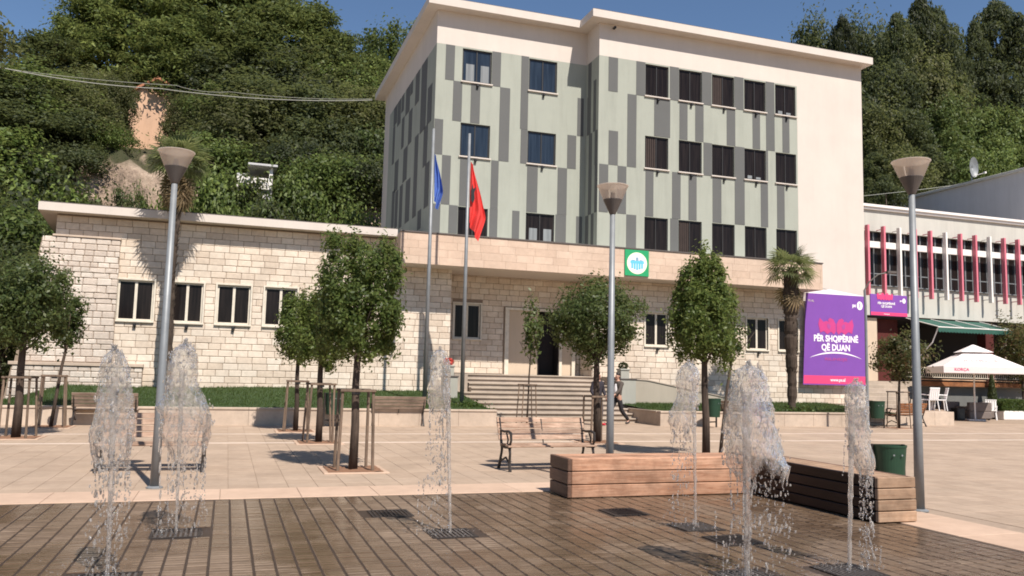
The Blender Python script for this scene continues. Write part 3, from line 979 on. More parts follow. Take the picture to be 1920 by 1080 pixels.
for a, c in cols:
    for q0, q1 in rows:
        w = window(a, c, q0, q1, YR, 'dark', q0 > 7)
        if (a, q0) in ((21.91, 13.12), (20.34, 10.09)):
            p = MB(); p.box(a+.2, a+.42, YR+0.070, YR+0.078, q0+0.06, q0+0.2); p.box(a+.62, a+.85, YR+0.070, YR+0.078, q0+0.06, q0+0.16); p.build('curtain', M['curtain'], w)
        elif (a, q0) in ((17.17, 6.72), (18.75, 13.12), (15.61, 10.09)):
            p = MB()
            for u in range(5): p.box(a+.08+.09*u, a+.14+.09*u, YR+0.068+.004*(u % 2), YR+0.078, q0+0.05, q1-.06)
            p.build('curtain', M['curtain_brown'], w)
for k, (a, c) in enumerate(colsL):
    for r0, (q0, q1) in enumerate(rows):
        w = window(a, c, q0, q1, YL, 'blue' if r0 < 2 else 'dark', r0 < 2)
        if (k, r0) in ((0, 0), (1, 2)):
            for u in (0.28, 0.78):
                p = MB(); xm = a+(c-a)*u
                p.box(xm-0.17, xm+0.17, YL+0.070, YL+0.078, q0+0.06, q0+0.75); p.build('curtain', M['curtain'], w)
# dark stripes: thin rendered panels, one each, measured from the photograph
def stripe(x0, y0, x1, y1, plane, c):
    if plane == 'y':
        p = at(x0, y0, c); q = at(x1, y1, c); pb = at(x0, y1, c)
        a, e = (p.x+pb.x)/2, at(x1, (y0+y1)/2, c).x
        zt, zb = at((x0+x1)/2, y0, c).z, at((x0+x1)/2, y1, c).z
    zs = sorted([TZG, 13.08, 11.46, 10.05, 8.10, TZ0], key=lambda v: abs(v-zt)); zt = zs[0] if abs(zs[0]-zt) < 0.35 else zt
    zs = sorted([TZG, 13.08, 11.46, 10.05, 8.10, 6.4], key=lambda v: abs(v-zb)); zb = zs[0] if abs(zs[0]-zb) < 0.45 else zb
    zt = min(zt, TZG-0.002)
    for h in (holesR if c == YR else holesL):      # never across a window
        if zb < h[3]-0.05 and zt > h[2]+0.05:
            if a < h[1] and e > h[0]:
                if (a+e)/2 < (h[0]+h[1])/2: e = min(e, h[0]-0.012)
                else: a = max(a, h[1]+0.012)
    if e-a < 0.05: return
    b = MB(); b.box(a, e, c-0.010, c+0.02, zb+0.004, zt-0.004)
    b.build('dark_panel', M['stripe_dark'], TH)
RS = [(362,210,397,350),(466,228,500,362),(592,250,627,383),(712,270,748,402),(830,292,868,418),
      (432,360,466,630),(533,380,593,510),(628,388,658,520),(687,402,718,525),(805,415,837,545),(902,435,930,560),
      (362,485,397,620),(718,540,750,665),(833,548,872,840),(326,618,360,790),(395,628,428,798),(500,640,530,810),
      (600,652,632,818),(662,660,692,825),(752,670,785,830),(933,695,960,855),(428,803,465,930),(593,818,632,940)]
for q in RS: stripe(960+q[0]/2, q[1]/2, 960+q[2]/2, q[3]/2, 'y', YR)
for q in [(1434,152,1452,282),(1467,222,1480,286),(1457,350,1471,430),(1424,282,1440,345)]: stripe(*q, 'y', YR)
LS = [(711,165,745,305),(882,190,918,328),(738,312,772,445),(805,318,840,450),(912,335,950,610),(668,440,700,592),
      (695,595,728,762),(763,600,800,770),(880,612,908,778),(655,765,690,875),(722,765,758,875),(875,780,905,890)]
for q in LS: stripe(480+q[0]/2, q[1]/2, 480+q[2]/2, q[3]/2, 'y', YL)
LS2 = [(33,205,70,480),(245,370,268,500),(32,478,57,618),(207,498,240,635),(55,628,95,795),(170,633,205,800),(0,785,27,895),(162,800,202,910),(240,805,262,912)]
for q in LS2: stripe(960+q[0]/2, q[1]/2, 960+q[2]/2, q[3]/2, 'y', YL)
# the short return between the two fronts, and the shaded left end wall
for y0, y1, z0, z1 in [(30.45, 30.75, 13.08, 14.5), (29.95, 30.2, 11.46, 13.6), (29.78, 30.02, 10.05, 11.46), (30.3, 30.6, 8.1, 11.46), (30.45, 30.8, 11.46, 13.08),
                       (30.05, 30.3, 6.4, 8.1), (30.55, 30.85, 6.4, 8.1), (29.75, 29.98, 8.1, 10.05)]:
    b = MB(); b.box(13.51, 13.53, y0, y1, z0, z1); b.build('dark_panel', M['stripe_dark'], TH)
E_ = [(168,340,185,490),(188,335,204,490),(232,255,252,430),(283,190,303,375),(312,145,340,520),(346,290,368,480),(208,460,220,615),(245,420,262,590),
      (160,510,170,700),(324,505,344,710),(272,560,290,980),(170,690,188,845),(216,620,236,790),(330,700,352,930),(155,850,168,1040),(172,850,186,1040),
      (195,820,210,1040),(228,790,250,1010),(292,950,310,1050),(210,285,222,420),(256,255,268,330)]
for x0, y0, x1, y1 in E_:
    s_ = 150/426
    xa, ya, xb, yb = 680+x0*s_, 60+y0*s_, 680+x1*s_, 60+y1*s_
    p = atx(xa, (ya+yb)/2, 7.10); q = atx(xb, (ya+yb)/2, 7.10)
    zt = atx((xa+xb)/2, ya, 7.10).z; zb = atx((xa+xb)/2, yb, 7.10).z
    zt = min(zt, TZG-0.01)
    b = MB(); b.box(7.09, 7.12, q.y, p.y, max(zb, 6.4), zt)
    b.build('dark_panel', M['stripe_dark'], TH)
# small camera under the eaves
b = MB(); b.box(14.05, 14.13, YR-0.3, YR-0.12, 15.62, 15.72, 0.01); b.tube([(14.09, YR-0.15, 15.67), (14.09, YR+0.02, 15.75)], 0.015, 6)
b.build('security_camera', M['black'], TH)

# ---- emblem board on the canopy
EM = thing('emblem_board', 'square green board with round cream emblem of a blue fortress on the canopy edge', 'sign', (14.62, CY-0.03, 5.49), world=True)
ez0, ez1, ex0, ex1 = 5.47, 6.47, 14.14, 15.16
ecx, ecz = (ex0+ex1)/2, (ez0+ez1)/2-0.0
b = MB(); b.box(ex0, ex1, CY-0.05, CY-0.006, ez0, ez1, 0.004); b.build('board', M['emgreen'], EM)
def disc(b, cx, cz, rx, rz, y0, y1, n=28):
    b.prism_y([(cx+rx*math.cos(2*PI*k/n), cz+rz*math.sin(2*PI*k/n)) for k in range(n)], y0, y1)
b = MB(); disc(b, ecx, ecz-0.01, 0.43, 0.42, CY-0.056, CY-0.051); b.build('disc', M['emcream'], EM)
b = MB(); disc(b, ecx, ecz-0.01, 0.35, 0.34, CY-0.060, CY-0.057); b.build('disc', M['print_white'], EM)
b = MB()
y0, y1 = CY-0.066, CY-0.061
b.prism_y([(ecx-.29, ecz-.02), (ecx+.29, ecz-.02), (ecx+.29, ecz+.085), (ecx-.29, ecz+.085)], y0, y1)
for k in range(5):
    a = ecx-.25+.105*k
    b.prism_y([(a, ecz-.27+.03*abs(2-k)), (a+.08, ecz-.27+.03*abs(2-k)), (a+.08, ecz-.022), (a, ecz-.022)], y0, y1)
b.build('fortress', M['emblue'], EM)
b = MB()
b.prism_y([(ecx-.06, ecz+.085), (ecx+.06, ecz+.085), (ecx+.05, ecz+.22), (ecx-.05, ecz+.22)], y0, y1)
b.prism_y([(ecx-.24, ecz+.085), (ecx-.1, ecz+.085), (ecx-.1, ecz+.12), (ecx-.24, ecz+.12)], y0, y1)
b.prism_y([(ecx+.1, ecz+.085), (ecx+.24, ecz+.085), (ecx+.24, ecz+.12), (ecx+.1, ecz+.12)], y0, y1)
b.build('fortress_towers', M['emdark'], EM)

# ---- entrance steps, cheek, pedestals, ramp wall
ST = thing('entrance_steps', 'wide flight of ten grey-beige stone steps up to the dark doorway', 'steps', (11, 26.87, 0), world=True)
for i in range(10):
    yf = 26.87+0.30*i; zt = 0.16*(i+1)
    xl = 8.07 if i < 2 else (7.86 if i < 6 else 8.25)
    xr = 14.08-0.13*i if i < 3 else 13.72
    yb = 29.85 if i < 9 else 30.94
    s = MB()
    s.box(xl, xr, yf+0.03, yb, 0.16*i-0.02, zt-0.045)
    s.box(xl-0.01, xr+0.01, yf-0.025, yb, zt-0.045, zt, 0.006)
    s.build('step', M['step'], ST)
s = MB(); s.box(13.725, 14.6, 29.0, 29.68, 0, 1.6); s.box(7.7, 8.2, 29.0, 29.66, 0, 1.6); s.build('landing_block', M['step'], ST)
def pedestal(label, x0, x1, y0, y1, zt, plabel):
    t = thing('pedestal', label, 'pedestal', ((x0+x1)/2, y0, 0.3), world=True)
    b = MB(); b.box(x0, x1, y0, y1, 0.3, zt-0.05, 0.01); b.build('shaft', M['pedestal'], t)
    b = MB(); b.box(x0-0.03, x1+0.03, y0-0.03, y1+0.03, zt-0.05, zt, 0.01); b.build('cap', M['coping'], t)
    cx, cy = (x0+x1)/2-0.06, (y0+y1)/2
    p = thing('planter_box', plabel, 'planter', (cx, cy, zt), world=False)
    b = MB(); b.prism([(-.17, -.17), (.17, -.17), (.17, .17), (-.17, .17)], 0.0, 0.30); b.box(-.2, .2, -.2, .2, 0.302, 0.36, 0.01)
    b.build('box', M['pedestal'], p)
    return p
pb = pedestal('grey stone pedestal at the right end of the entrance steps', 13.86, 14.5, 28.15, 28.8, 1.56, 'square grey planter on the pedestal right of the entrance steps')
pa = pedestal('grey stone pedestal left of the steps behind the flagpole', 7.02, 7.5, 27.75, 28.2, 1.52, 'square grey planter with red flowers on the pedestal behind the flagpole')

RW = thing('ramp_wall', 'sloping beige ramp wall right of the entrance steps above the lawn', 'wall', (14.7, 28.6, 0.4), world=True)
b = MB(); b.prism_y([(14.55, 0.4), (21.9, 0.4), (21.9, 0.62), (20.2, 0.62), (15.2, 1.49), (14.55, 1.52)], 28.6, 28.75); b.build('wall', M['rampwall'], RW)
b = MB(); b.prism_y([(14.55, 1.523), (15.2, 1.493), (20.2, 0.623), (20.2, 0.66), (15.2, 1.53), (14.55, 1.56)], 28.57, 28.78); b.build('coping', M['step'], RW)

# ================================================================== RIGHT-HAND BUILDING WITH FINS
AB = thing('arcade_building', 'pale concrete building with a row of red and white fins over a dark cafe front', 'building', (33, 33, 0), world=True)
AX0, AX1, AY = 27.2, 62.0, 33.0
b = MB()
b.box(AX0, AX1, AY, 41, 9.12, 10.18)
b.box(AX0, AX1, AY, 41, 4.92, 6.36)
b.build('concrete_band', M['concrete'], AB)
b = MB(); b.box(AX0, AX1, AY-0.12, 41, 10.183, 10.30, 0.01); b.box(AX0, AX1, AY-0.2, 41, 10.303, 10.44, 0.01); b.build('parapet_coping', M['fin_white'], AB)
b = MB(); b.box(AX0, AX1, AY+0.5, AY+0.6, 6.36, 9.12); b.build('window_back', M['darkint'], AB)
nbay = 34
for k in range(nbay):
    x0 = 28.25+0.985*k
    if x0+0.98 > AX1: break
    f = MB()
    f.box(x0+0.46, x0+0.50, AY+0.18, AY+0.24, 6.42, 9.12)
    f.box(x0, x0+0.035, AY+0.18, AY+0.24, 6.42, 9.12); f.box(x0+0.945, x0+0.98, AY+0.18, AY+0.24, 6.42, 9.12)
    f.box(x0+0.035, x0+0.945, AY+0.19, AY+0.235, 7.00, 7.05)
    f.box(x0+0.035, x0+0.945, AY+0.19, AY+0.235, 8.30, 8.36)
    w = f.build('window', M['galv'], AB)
    for a in (0.04, 0.505):
        for q0, q1 in ((6.44, 6.995), (7.055, 8.295), (8.365, 9.11)):
            p = MB(); p.box(x0+a, x0+a+0.415, AY+0.205, AY+0.215, q0, q1); p.build('pane', M['glass'], w)
b = MB(); b.box(AX0, AX1, AY-0.10, AY+0.20, 6.363, 6.42, 0.008); b.build('sill', M['galv'], AB)
b = MB(); b.box(AX0, AX1, AY-0.34, AY-0.20, 8.22, 8.54, 0.01); b.build('crossbar', M['fin_white'], AB)
pat = 'RRW'
for k in range(-1, 33):
    x = 29.28+0.978*k
    c = 'RRWRRWRRWRR'[k] if 0 <= k < 11 else pat[(k+30) % 3]
    b = MB(); b.box(x-0.058, x+0.058, AY-0.56, AY-0.345, 5.84, 9.30, 0.006)
    b.box(x-0.012, x+0.012, AY-0.344, AY-0.002, 6.0, 6.04); b.box(x-0.012, x+0.012, AY-0.344, AY-0.002, 9.14, 9.18)
    b.build('fin', M['fin_red'] if c == 'R' else M['fin_white'], AB)
# cafe level under the band
b = MB()
b.box(AX0, AX1, 37.5, 37.6, 0, 4.95); b.box(AX0, AX1, 33.2, 37.5, 4.80, 4.915); b.build('cafe_back_wall', M['darkint'], AB)
b = MB(); b.box(28.2, 30.35, 33.2, 34.2, 1.7, 4.8); b.build('wall_panel', M['beige'], AB)
b = MB(); b.box(30.36, 32.0, 33.6, 34.2, 1.7, 4.8); b.build('wall_panel', M['maroon'], AB)
for x in (37.5, 44.0, 51):
    b = MB(); b.box(x, x+0.55, 33.3, 33.85, 1.7, 4.8, 0.02); b.build('column', M['maroon'], AB)
b = MB(); b.box(30.3, 62, 31.4, 37.45, 1.50, 1.72); b.build('terrace_floor', M['step'], AB)
b = MB(); b.box(31.0, 62, 31.7, 31.9, 0, 1.50); b.build('terrace_wall', M['terraceshade'], AB)
b = MB(); b.box(30.30, 31.9, 31.72, 31.9, 0, 1.495); b.build('dark_opening', M['darkint'], AB)
b = MB(); b.box(31.2, 62, 31.36, 31.395, 1.52, 1.74, 0.01); b.build('fascia_board', M['bench_brown'], AB)
b = MB(); b.box(31.2, 62, 31.3, 31.395, 1.80, 1.86, 0.01); b.build('rail_board', M['timber_end'], AB)
# terrace railing with turned balusters
RL = thing('terrace_railing', 'pale ornamental iron railing along the cafe terrace', 'railing', (36, 31.5, 1.72), world=True)
b = MB(); b.box(30.5, 48, 31.47, 31.53, 2.36, 2.41, 0.008); b.build('top_rail', M['frame_pale'], RL)
b = MB(); b.box(30.5, 48, 31.48, 31.52, 1.93, 1.96); b.build('bottom_rail', M['frame_pale'], RL)
bm_ = MB(); bm_.tube([(0, 0, 0), (0.03, 0, 0.10), (-0.03, 0, 0.25), (0, 0, 0.40)], 0.013, 5); bal = bm_.mesh('baluster', M['frame_pale'])
for k in range(130):
    put('baluster', bal, RL, (30.6+0.132*k-36, 0, 1.96-1.72))
# steps up to the terrace at its left end
TS = thing('terrace_steps', 'grey stone steps up to the cafe terrace beside the large banner', 'steps', (28.6, 30, 0.4), world=True)
for i in range(7):
    s = MB(); s.box(27.1, 30.25, 29.7+0.28*i, 31.9 if i < 6 else 33.4, 0.5+0.17*i-0.02, 0.5+0.17*(i+1), 0.01); s.build('step', M['step'], TS)
# awning
AW = thing('awning', 'dark green sloping awning on white folding arms above the cafe terrace', 'awning', (34.3, 32.9, 4.9), world=True)
n = 12
fabr = MB()
zb_, zf_ = 4.84, 4.33
fabr.add([(31.95, 32.95, zb_), (36.9, 32.95, zb_), (36.55, 30.95, zf_), (31.9, 30.95, zf_), (31.95, 32.95, zb_-.02), (36.9, 32.95, zb_-.02), (36.55, 30.95, zf_-.02), (31.9, 30.95, zf_-.02)],
         [(0, 3, 2, 1), (4, 5, 6, 7), (0, 1, 5, 4), (1, 2, 6, 5), (2, 3, 7, 6), (3, 0, 4, 7)])
fabr.build('fabric', M['awning'], AW)
v_ = MB()
for k in range(24):
    x0 = 31.9+4.65*k/24; x1 = 31.9+4.65*(k+1)/24
    v_.prism_y([(x0, zf_-.03), (x1, zf_-.03), (x1, zf_-.20), ((x0+x1)/2, zf_-.26), (x0, zf_-.20)], 30.925, 30.935)
v_.build('valance', M['awning'], AW)
for x in (31.93, 33.5, 35.1, 36.7):
    a = MB(); a.tube([(x, 32.93, zb_+.02), (x-0.1*(x > 36), 30.97, zf_+.025)], 0.025, 6); a.build('rib', M['fin_white'], AW)
a = MB(); a.tube([(31.9, 30.95, zf_), (36.55, 30.95, zf_)], 0.03, 6); a.build('front_bar', M['fin_white'], AW)
for x in (31.95, 36.5):
    a = MB(); a.tube([(x, 30.97, zf_), (x-0.06, 31.3, 3.6), (x-0.2, 32.0, 2.9), (x-0.25, 33.1, 2.6)], 0.03, 6); a.build('arm', M['fin_white'], AW)

# grey building behind, seen side-on
GB = thing('grey_hall', 'tall plain grey building in shade behind the fin-fronted building', 'building', (50, 40, 0), world=True)
b = MB(); b.box(50, 78, 40.0, 56, 0, 16.0); b.build('wall', M['greywall'], GB)
b = MB(); b.box(49.8, 78, 39.8, 56.2, 16.003, 16.2, 0.02); b.build('roof', M['concrete'], GB)
b = MB(); b.box(49.97, 50.2, 46.3, 48.8, 12.3, 13.5); b.build('opening', M['darkint'], GB)
SDh = thing('satellite_dish', 'grey satellite dish on a short post at the roof edge of the grey hall', 'dish', (49.9, 45.0, 16.2))
b = MB()
prof = [(0.02, 0.0), (0.3, 0.03), (0.55, 0.10), (0.75, 0.2)]
nn = 20; vs = []; fs = []
for r, h in prof:
    for k in range(nn):
        t = 2*PI*k/nn; vs.append((r*math.cos(t)*0.55, -h, 0.95+r*math.sin(t)))
for i in range(3):
    for k in range(nn): fs.append((i*nn+k, i*nn+(k+1) % nn, (i+1)*nn+(k+1) % nn, (i+1)*nn+k))
fs.append(tuple(range(nn))); b.add(vs, fs)
b.build('reflector', M['galv'], SDh, smooth=True)
b = MB(); b.tube([(0, 0.03, -0.02), (0, 0.05, 0.95)], 0.05, 7); b.build('post', M['galv'], SDh)
b = MB(); b.tube([(0, -0.1, 0.3), (0.35, -0.75, 0.45)], 0.025, 6); b.box(0.3, 0.42, -0.85, -0.7, 0.4, 0.52); b.build('receiver', M['fin_white'], SDh)

# ================================================================== BANNERS
def banner_print(parent, o, w, h, k, main=True):
    """flat print on a board whose lower left corner is o; everything scaled by k"""
    x0, y, z0 = o
    cx = x0+w*0.5
    b = MB()
    # two-headed eagle as layered shapes
    ez = z0+h*0.643; s = w*0.275
    wing = [(0.02, -.22), (0.02, .12), (0.16, .34), (0.34, .40), (0.46, .30), (0.40, .22), (0.56, .26), (0.70, .20), (0.92, .38), (1.0, .10), (0.90, -.30), (0.70, -.22), (0.5, -.36), (0.3, -.24), (0.12, -.36)]
    for sg in (1, -1):
        pts = [(cx+sg*p*s, ez+q*s) for p, q in wing]
        if sg < 0: pts.reverse()
        b.prism_y(pts, y-0.008, y-0.004)
    b.build('eagle_print', M['eaglepink'] if main else M['pinkred'], parent)
    if main:
        b = MB()
        for sg in (1, -1):
            pts = [(0.30, .02), (0.42, .14), (0.52, .10), (0.50, -.06), (0.38, -.14)]
            pts = [(cx+sg*p*s, ez+q*s) for p, q in pts]
            if sg < 0: pts.reverse()
            b.prism_y(pts, y-0.012, y-0.009)
        b.build('eagle_detail', M['faintpink'], parent)
BN = thing('large_banner', 'large purple banner with white slogan hung on the building corner', 'banner', (24.6, 29.45, 1.45), world=True)
BY = 29.42
bz0, bz1, bx0, bx1 = 1.47, 5.36, 22.98, 26.34
b = MB(); b.prism_y([(bx0, bz0), (bx1, bz0), (bx1, bz1), (bx0+0.2, bz1+0.0)], BY, BY+0.02); b.build('sheet', M['purple'], BN)
b = MB(); b.prism_y([(bx0+0.02, bz0+0.05), (bx1-0.01, bz0+0.05), (bx1-0.01, bz0+0.40), (bx0+0.035, bz0+0.40)], BY-0.004, BY-0.001); b.build('pink_band', M['pinkred'], BN)
b = MB(); b.prism_y([(bx0+0.18, bz1+0.003), (bx1, bz1+0.003), (24.4, bz1+0.22)], BY+0.004, BY+0.016); b.build('folded_top_edge', M['print_white'], BN)
b = MB(); b.tube([(23.4, BY+0.0, bz1+0.1), (23.3, YR-0.01, 5.75)], 0.008, 4); b.tube([(23.35, BY+0.01, bz1+0.35), (25.2, YR-0.02, bz1+0.12), (bx1, BY, bz1)], 0.008, 4); b.build('cord', M['coping'], BN)
bcx = (bx0+bx1)/2+0.02
banner_print(BN, (bx0+0.05, BY, bz0), bx1-bx0, bz1-bz0, 1)
def txt(parent, s, size, mat, x, y, z, bold=0.012, sx=1.0, align='CENTER'):
    o = parent.get('_o', (0, 0, 0))
    return put('lettering', text_mesh(s, size, mat, 0.002, align, bold, sx), parent, (x-o[0], y-o[1], z-o[2]))
txt(BN, 'P\u00cbR SHQIP\u00cbRIN\u00cb', 0.37, M['print_white'], bcx+0.02, BY-0.006, 3.44, 0.013, 0.86)
txt(BN, 'Q\u00cb DUAN', 0.37, M['print_white'], bcx+0.0, BY-0.006, 3.06, 0.013, 0.90)
b = MB()
for k in range(20):
    def arc(u): return bcx+(u-0.5)*2.7, 2.62+0.24*(1-(2*u-1)**2), 0.07*(1-(2*u-1)**2)+0.006
    xa, za, ta = arc(k/20); xb, zb, tb = arc((k+1)/20)
    b.prism_y([(xa, za-ta/2), (xb, zb-tb/2), (xb, zb+tb/2), (xa, za+ta/2)], BY-0.008, BY-0.004)
b.build('swoosh', M['print_white'], BN)
txt(BN, 'RILINDJE', 0.16, M['faintpink'], bcx, BY-0.006, 2.57, 0.004, 1.9)
txt(BN, 'www.ps.al', 0.19, M['print_white'], bcx+0.08, BY-0.008, bz0+0.22, 0.004)
txt(BN, 'PS AL', 0.13, M['print_grey'], bx0+0.45, BY-0.006, bz1-0.32, 0.002)
b = MB(); disc(b, bx1-0.36, bz1-0.42, 0.155, 0.19, BY-0.008, BY-0.004, 20); b.build('logo_disc', M['print_white'], BN)
txt(BN, 'ps', 0.22, M['print_white'], bx1-0.66, BY-0.006, bz1-0.42, 0.008)
txt(BN, '1', 0.26, M['purple'], bx1-0.36, BY-0.010, bz1-0.42, 0.008)

SP = thing('street_light', 'slim grey street light pole with a small curved arm in front of the large banner', 'street light', (21.05, 23.55, 0), world=True)
b = MB(); b.tube([(21.05, 23.55, 0), (21.05, 23.55, 4.3), (21.02, 23.55, 4.85)], [0.055, 0.045, 0.04], 9); b.build('pole', M['galv'], SP)
b = MB(); b.tube([(21.02, 23.55, 4.85), (21.2, 23.5, 5.15), (21.5, 23.4, 5.42), (21.9, 23.3, 5.50)], 0.025, 7); b.build('arm', M['coping'], SP)
b = MB(); b.prism([(21.75, 23.2), (22.1, 23.15), (22.15, 23.35), (21.8, 23.42)], 5.47, 5.54); b.build('lamp_head', M['coping'], SP)
SB = thing('sign_board', 'small purple sign board fixed to the slim street light pole', 'sign', (22.0, 23.5, 3.9), world=True)
p0 = at(1631, 592, 23.5); p1 = at(1699, 553, 23.5)
sx0, sx1, sz0, sz1 = p0.x, p1.x, at(1665, 593, 23.5).z, at(1665, 553, 23.5).z
b = MB(); b.box(sx0, sx1, 23.46, 23.5, sz0, sz1, 0.006); b.build('board', M['purple'], SB)
b = MB(); b.box(sx0+.01, sx1-.01, 23.453, 23.4585, sz0+.015, sz0+0.13); b.build('pink_band', M['pinkred'], SB)
banner_print(SB, (sx0-0.02, 23.458, sz0+0.06), (sx1-sx0)*0.8, sz1-sz0+0.2, 1, False)
scx = (sx0+sx1)/2-0.12
txt(SB, 'P\u00cbR SHQIP\u00cbRIN\u00cb', 0.105, M['print_white'], scx, 23.452, sz0+0.44, 0.003)
txt(SB, 'Q\u00cb DUAN', 0.105, M['print_white'], scx, 23.452, sz0+0.33, 0.003)
txt(SB, 'www.ps.al', 0.06, M['print_white'], scx, 23.450, sz0+0.07, 0.001)
b = MB(); disc(b, sx1-0.15, sz1-0.19, 0.075, 0.09, 23.451, 23.455, 16); b.build('logo_disc', M['print_white'], SB)
txt(SB, 'ps', 0.10, M['print_white'], sx1-0.29, 23.452, sz1-0.19, 0.003)
txt(SB, '1', 0.12, M['purple'], sx1-0.15, 23.449, sz1-0.19, 0.003)

# ================================================================== CAFE FURNITURE
PB = thing('parasol', 'large square white parasol with a two-tier top at the cafe', 'parasol', (32.1, 29.2, 0))
def tier(b, hw, z0, z1, hw2):
    v = [(-hw, -hw, z0), (hw, -hw, z0), (hw, hw, z0), (-hw, hw, z0), (-hw2, -hw2, z1), (hw2, -hw2, z1), (hw2, hw2, z1), (-hw2, hw2, z1)]
    b.add(v, [(0, 1, 5, 4), (1, 2, 6, 5), (2, 3, 7, 6), (3, 0, 4, 7), (4, 5, 6, 7)])
PB.rotation_euler = (0, 0, R(-33))
HW = 1.62
b = MB(); tier(b, HW, 2.42, 3.05, 0.52); b.build('canopy', M['canvas'], PB)
b = MB(); tier(b, 0.66, 3.09, 3.44, 0.03); b.build('top_canopy', M['canvas'], PB)
b = MB()
for a in range(4):
    c_, s_ = math.cos(a*PI/2), math.sin(a*PI/2)
    rot = lambda x, y: (x*c_-y*s_, x*s_+y*c_)
    p, q = rot(-HW, -HW-.004), rot(HW, -HW-.004)
    b.quad((*p, 2.13), (*q, 2.13), (*q, 2.425), (*p, 2.425))
b.build('valance', M['canvas'], PB)
b = MB(); b.tube([(0, 0, 0), (0, 0, 3.4)], 0.035, 8); b.build('pole', M['fin_white'], PB)
b = MB(); b.box(-.35, .35, -.35, .35, 0, 0.08, 0.02); b.build('base', M['greywall'], PB)
b = MB()
for a in range(8):
    t = a*PI/4+PI/4; rr = HW*1.38 if a % 2 == 0 else HW*0.98
    b.tube([(0, 0, 3.0), (rr*math.cos(t), rr*math.sin(t), 2.41)], 0.012, 4)
b.build('ribs', M['galv'], PB)
sl = math.atan2(0.63, HW-0.52)
for a in (0, 1):
    me = text_mesh('KOR\u00c7A', 0.34, M['print_grey'], 0.001, 'CENTER', 0.006, 1.2)
    o = put('lettering', me, PB)
    o.rotation_euler = (-(PI/2-sl), 0, a*PI/2)
    d = -1.17
    zz = 2.42+0.63*(HW-1.17)/(HW-0.52)+0.012
    o.location = ((0, d-.01, zz) if a == 0 else (-d+.01, 0, zz))
    me = text_mesh('KOR\u00c7A', 0.17, M['pinkred'], 0.001, 'CENTER', 0.004, 1.0)
    o = put('lettering', me, PB)
    o.rotation_euler = (0, 0, a*PI/2)
    o.location = ((-0.9, -HW-.008, 2.28) if a == 0 else (HW+.008, -0.9, 2.28))

def chair(label, x, y, rz, z=0.0, dark=False):
    t = thing('cafe_chair', label, 'chair', (x, y, z), 'white plastic chairs at the cafe', rz)
    m = M['plastic_white'] if not dark else M['black']
    b = MB(); b.box(-.24, .24, -.24, .22, .42, .46, .015); b.build('seat', m, t)
    b = MB()
    for k in range(5):
        x0 = -.23+.095*k
        b.prism_x([(0.20, .46), (0.23, .46), (0.33, .92), (0.30, .92)], x0, x0+.075)
    b.box(-.24, .24, .29, .335, .90, .95, .01); b.build('backrest', m, t)
    for sx in (-1, 1):
        b = MB(); b.tube([(sx*.25, .25, .64), (sx*.26, -.2, .66), (sx*.24, -.23, .40)], .022, 6); b.build('armrest', m, t)
        for sy in (-1, 1):
            b = MB(); b.tube([(sx*.20, sy*.2, .42), (sx*.24, sy*.25, 0)], .022, 6); b.build('leg', m, t)
    return t
chair('white plastic cafe chair, back to the plaza, nearest the tall lamp post', 27.75, 27.45, PI-0.1, 0.525)
chair('white plastic cafe chair facing the black table on its right side', 28.25, 27.45, PI/2-0.6+PI, 0.525)
chair('white slatted cafe chair beside the grey-brown sofas and hedge', 34.05, 30.1, -0.9, 0)
TBL = thing('cafe_table', 'small black round cafe table between two white chairs', 'table', (28.35, 28.15, 0.525))
b = MB(); b.lathe([(0.38, 0.70), (0.38, 0.73)], 18); b.build('top', M['black'], TBL)
b = MB(); b.tube([(0, 0, 0.02), (0, 0, 0.70)], 0.04, 8); b.lathe([(0.25, 0), (0.25, 0.03), (0.05, 0.06)], 14); b.build('pedestal_leg', M['black'], TBL)
ch2 = chair('black cafe chair behind the small black table', 28.5, 28.85, 0.1, 0.525, True)
del ch2['group']
def sofa(label, x, y, w, dp, rz=0):
    t = thing('sofa', label, 'sofa', (x, y, 0), 'grey-brown sofas at the cafe', rz)
    b = MB(); b.box(-w/2, w/2, -dp/2, dp/2, .06, .40, .03); b.build('seat', M['rattan'], t)
    b = MB(); b.box(-w/2, w/2, -dp/2, -dp/2+.18, .403, .82, .03); b.build('backrest', M['rattan'], t)
    for s in (-1, 1):
        a0 = -w/2 if s < 0 else w/2-.16
        b = MB(); b.box(a0, a0+.16, -dp/2+.183, dp/2, .403, .62, .03); b.build('armrest', M['rattan'], t)
    b = MB()
    for sx in (-1, 1):
        for sy in (-1, 1): b.box(sx*(w/2-.1)-.03, sx*(w/2-.1)+.03, sy*(dp/2-.1)-.03, sy*(dp/2-.1)+.03, 0, .06)
    b.build('feet', M['black'], t)
sofa('grey-brown sofa showing its back, under the front edge of the white parasol', 33.15, 30.25, 1.35, .85)
sofa('grey-brown sofa further back beside the grey terrace wall', 32.3, 31.05, 1.0, .8)
sofa('grey-brown sofa behind the white slatted chair and hedge', 34.6, 31.1, 1.3, .8, 0.2)
SPK = thing('loudspeaker', 'black box loudspeaker on the ground between the grey-brown sofas', 'speaker', (31.95, 30.0, 0))
b = MB(); b.box(-.22, .22, -.2, .2, 0, .55, .02); b.build('cabinet', M['black'], SPK)
b = MB(); b.prism_y([(.15*math.cos(2*PI*k/14), .2+.15*math.sin(2*PI*k/14)) for k in range(14)], -.215, -.202); b.build('cone', M['frame_dark'], SPK)

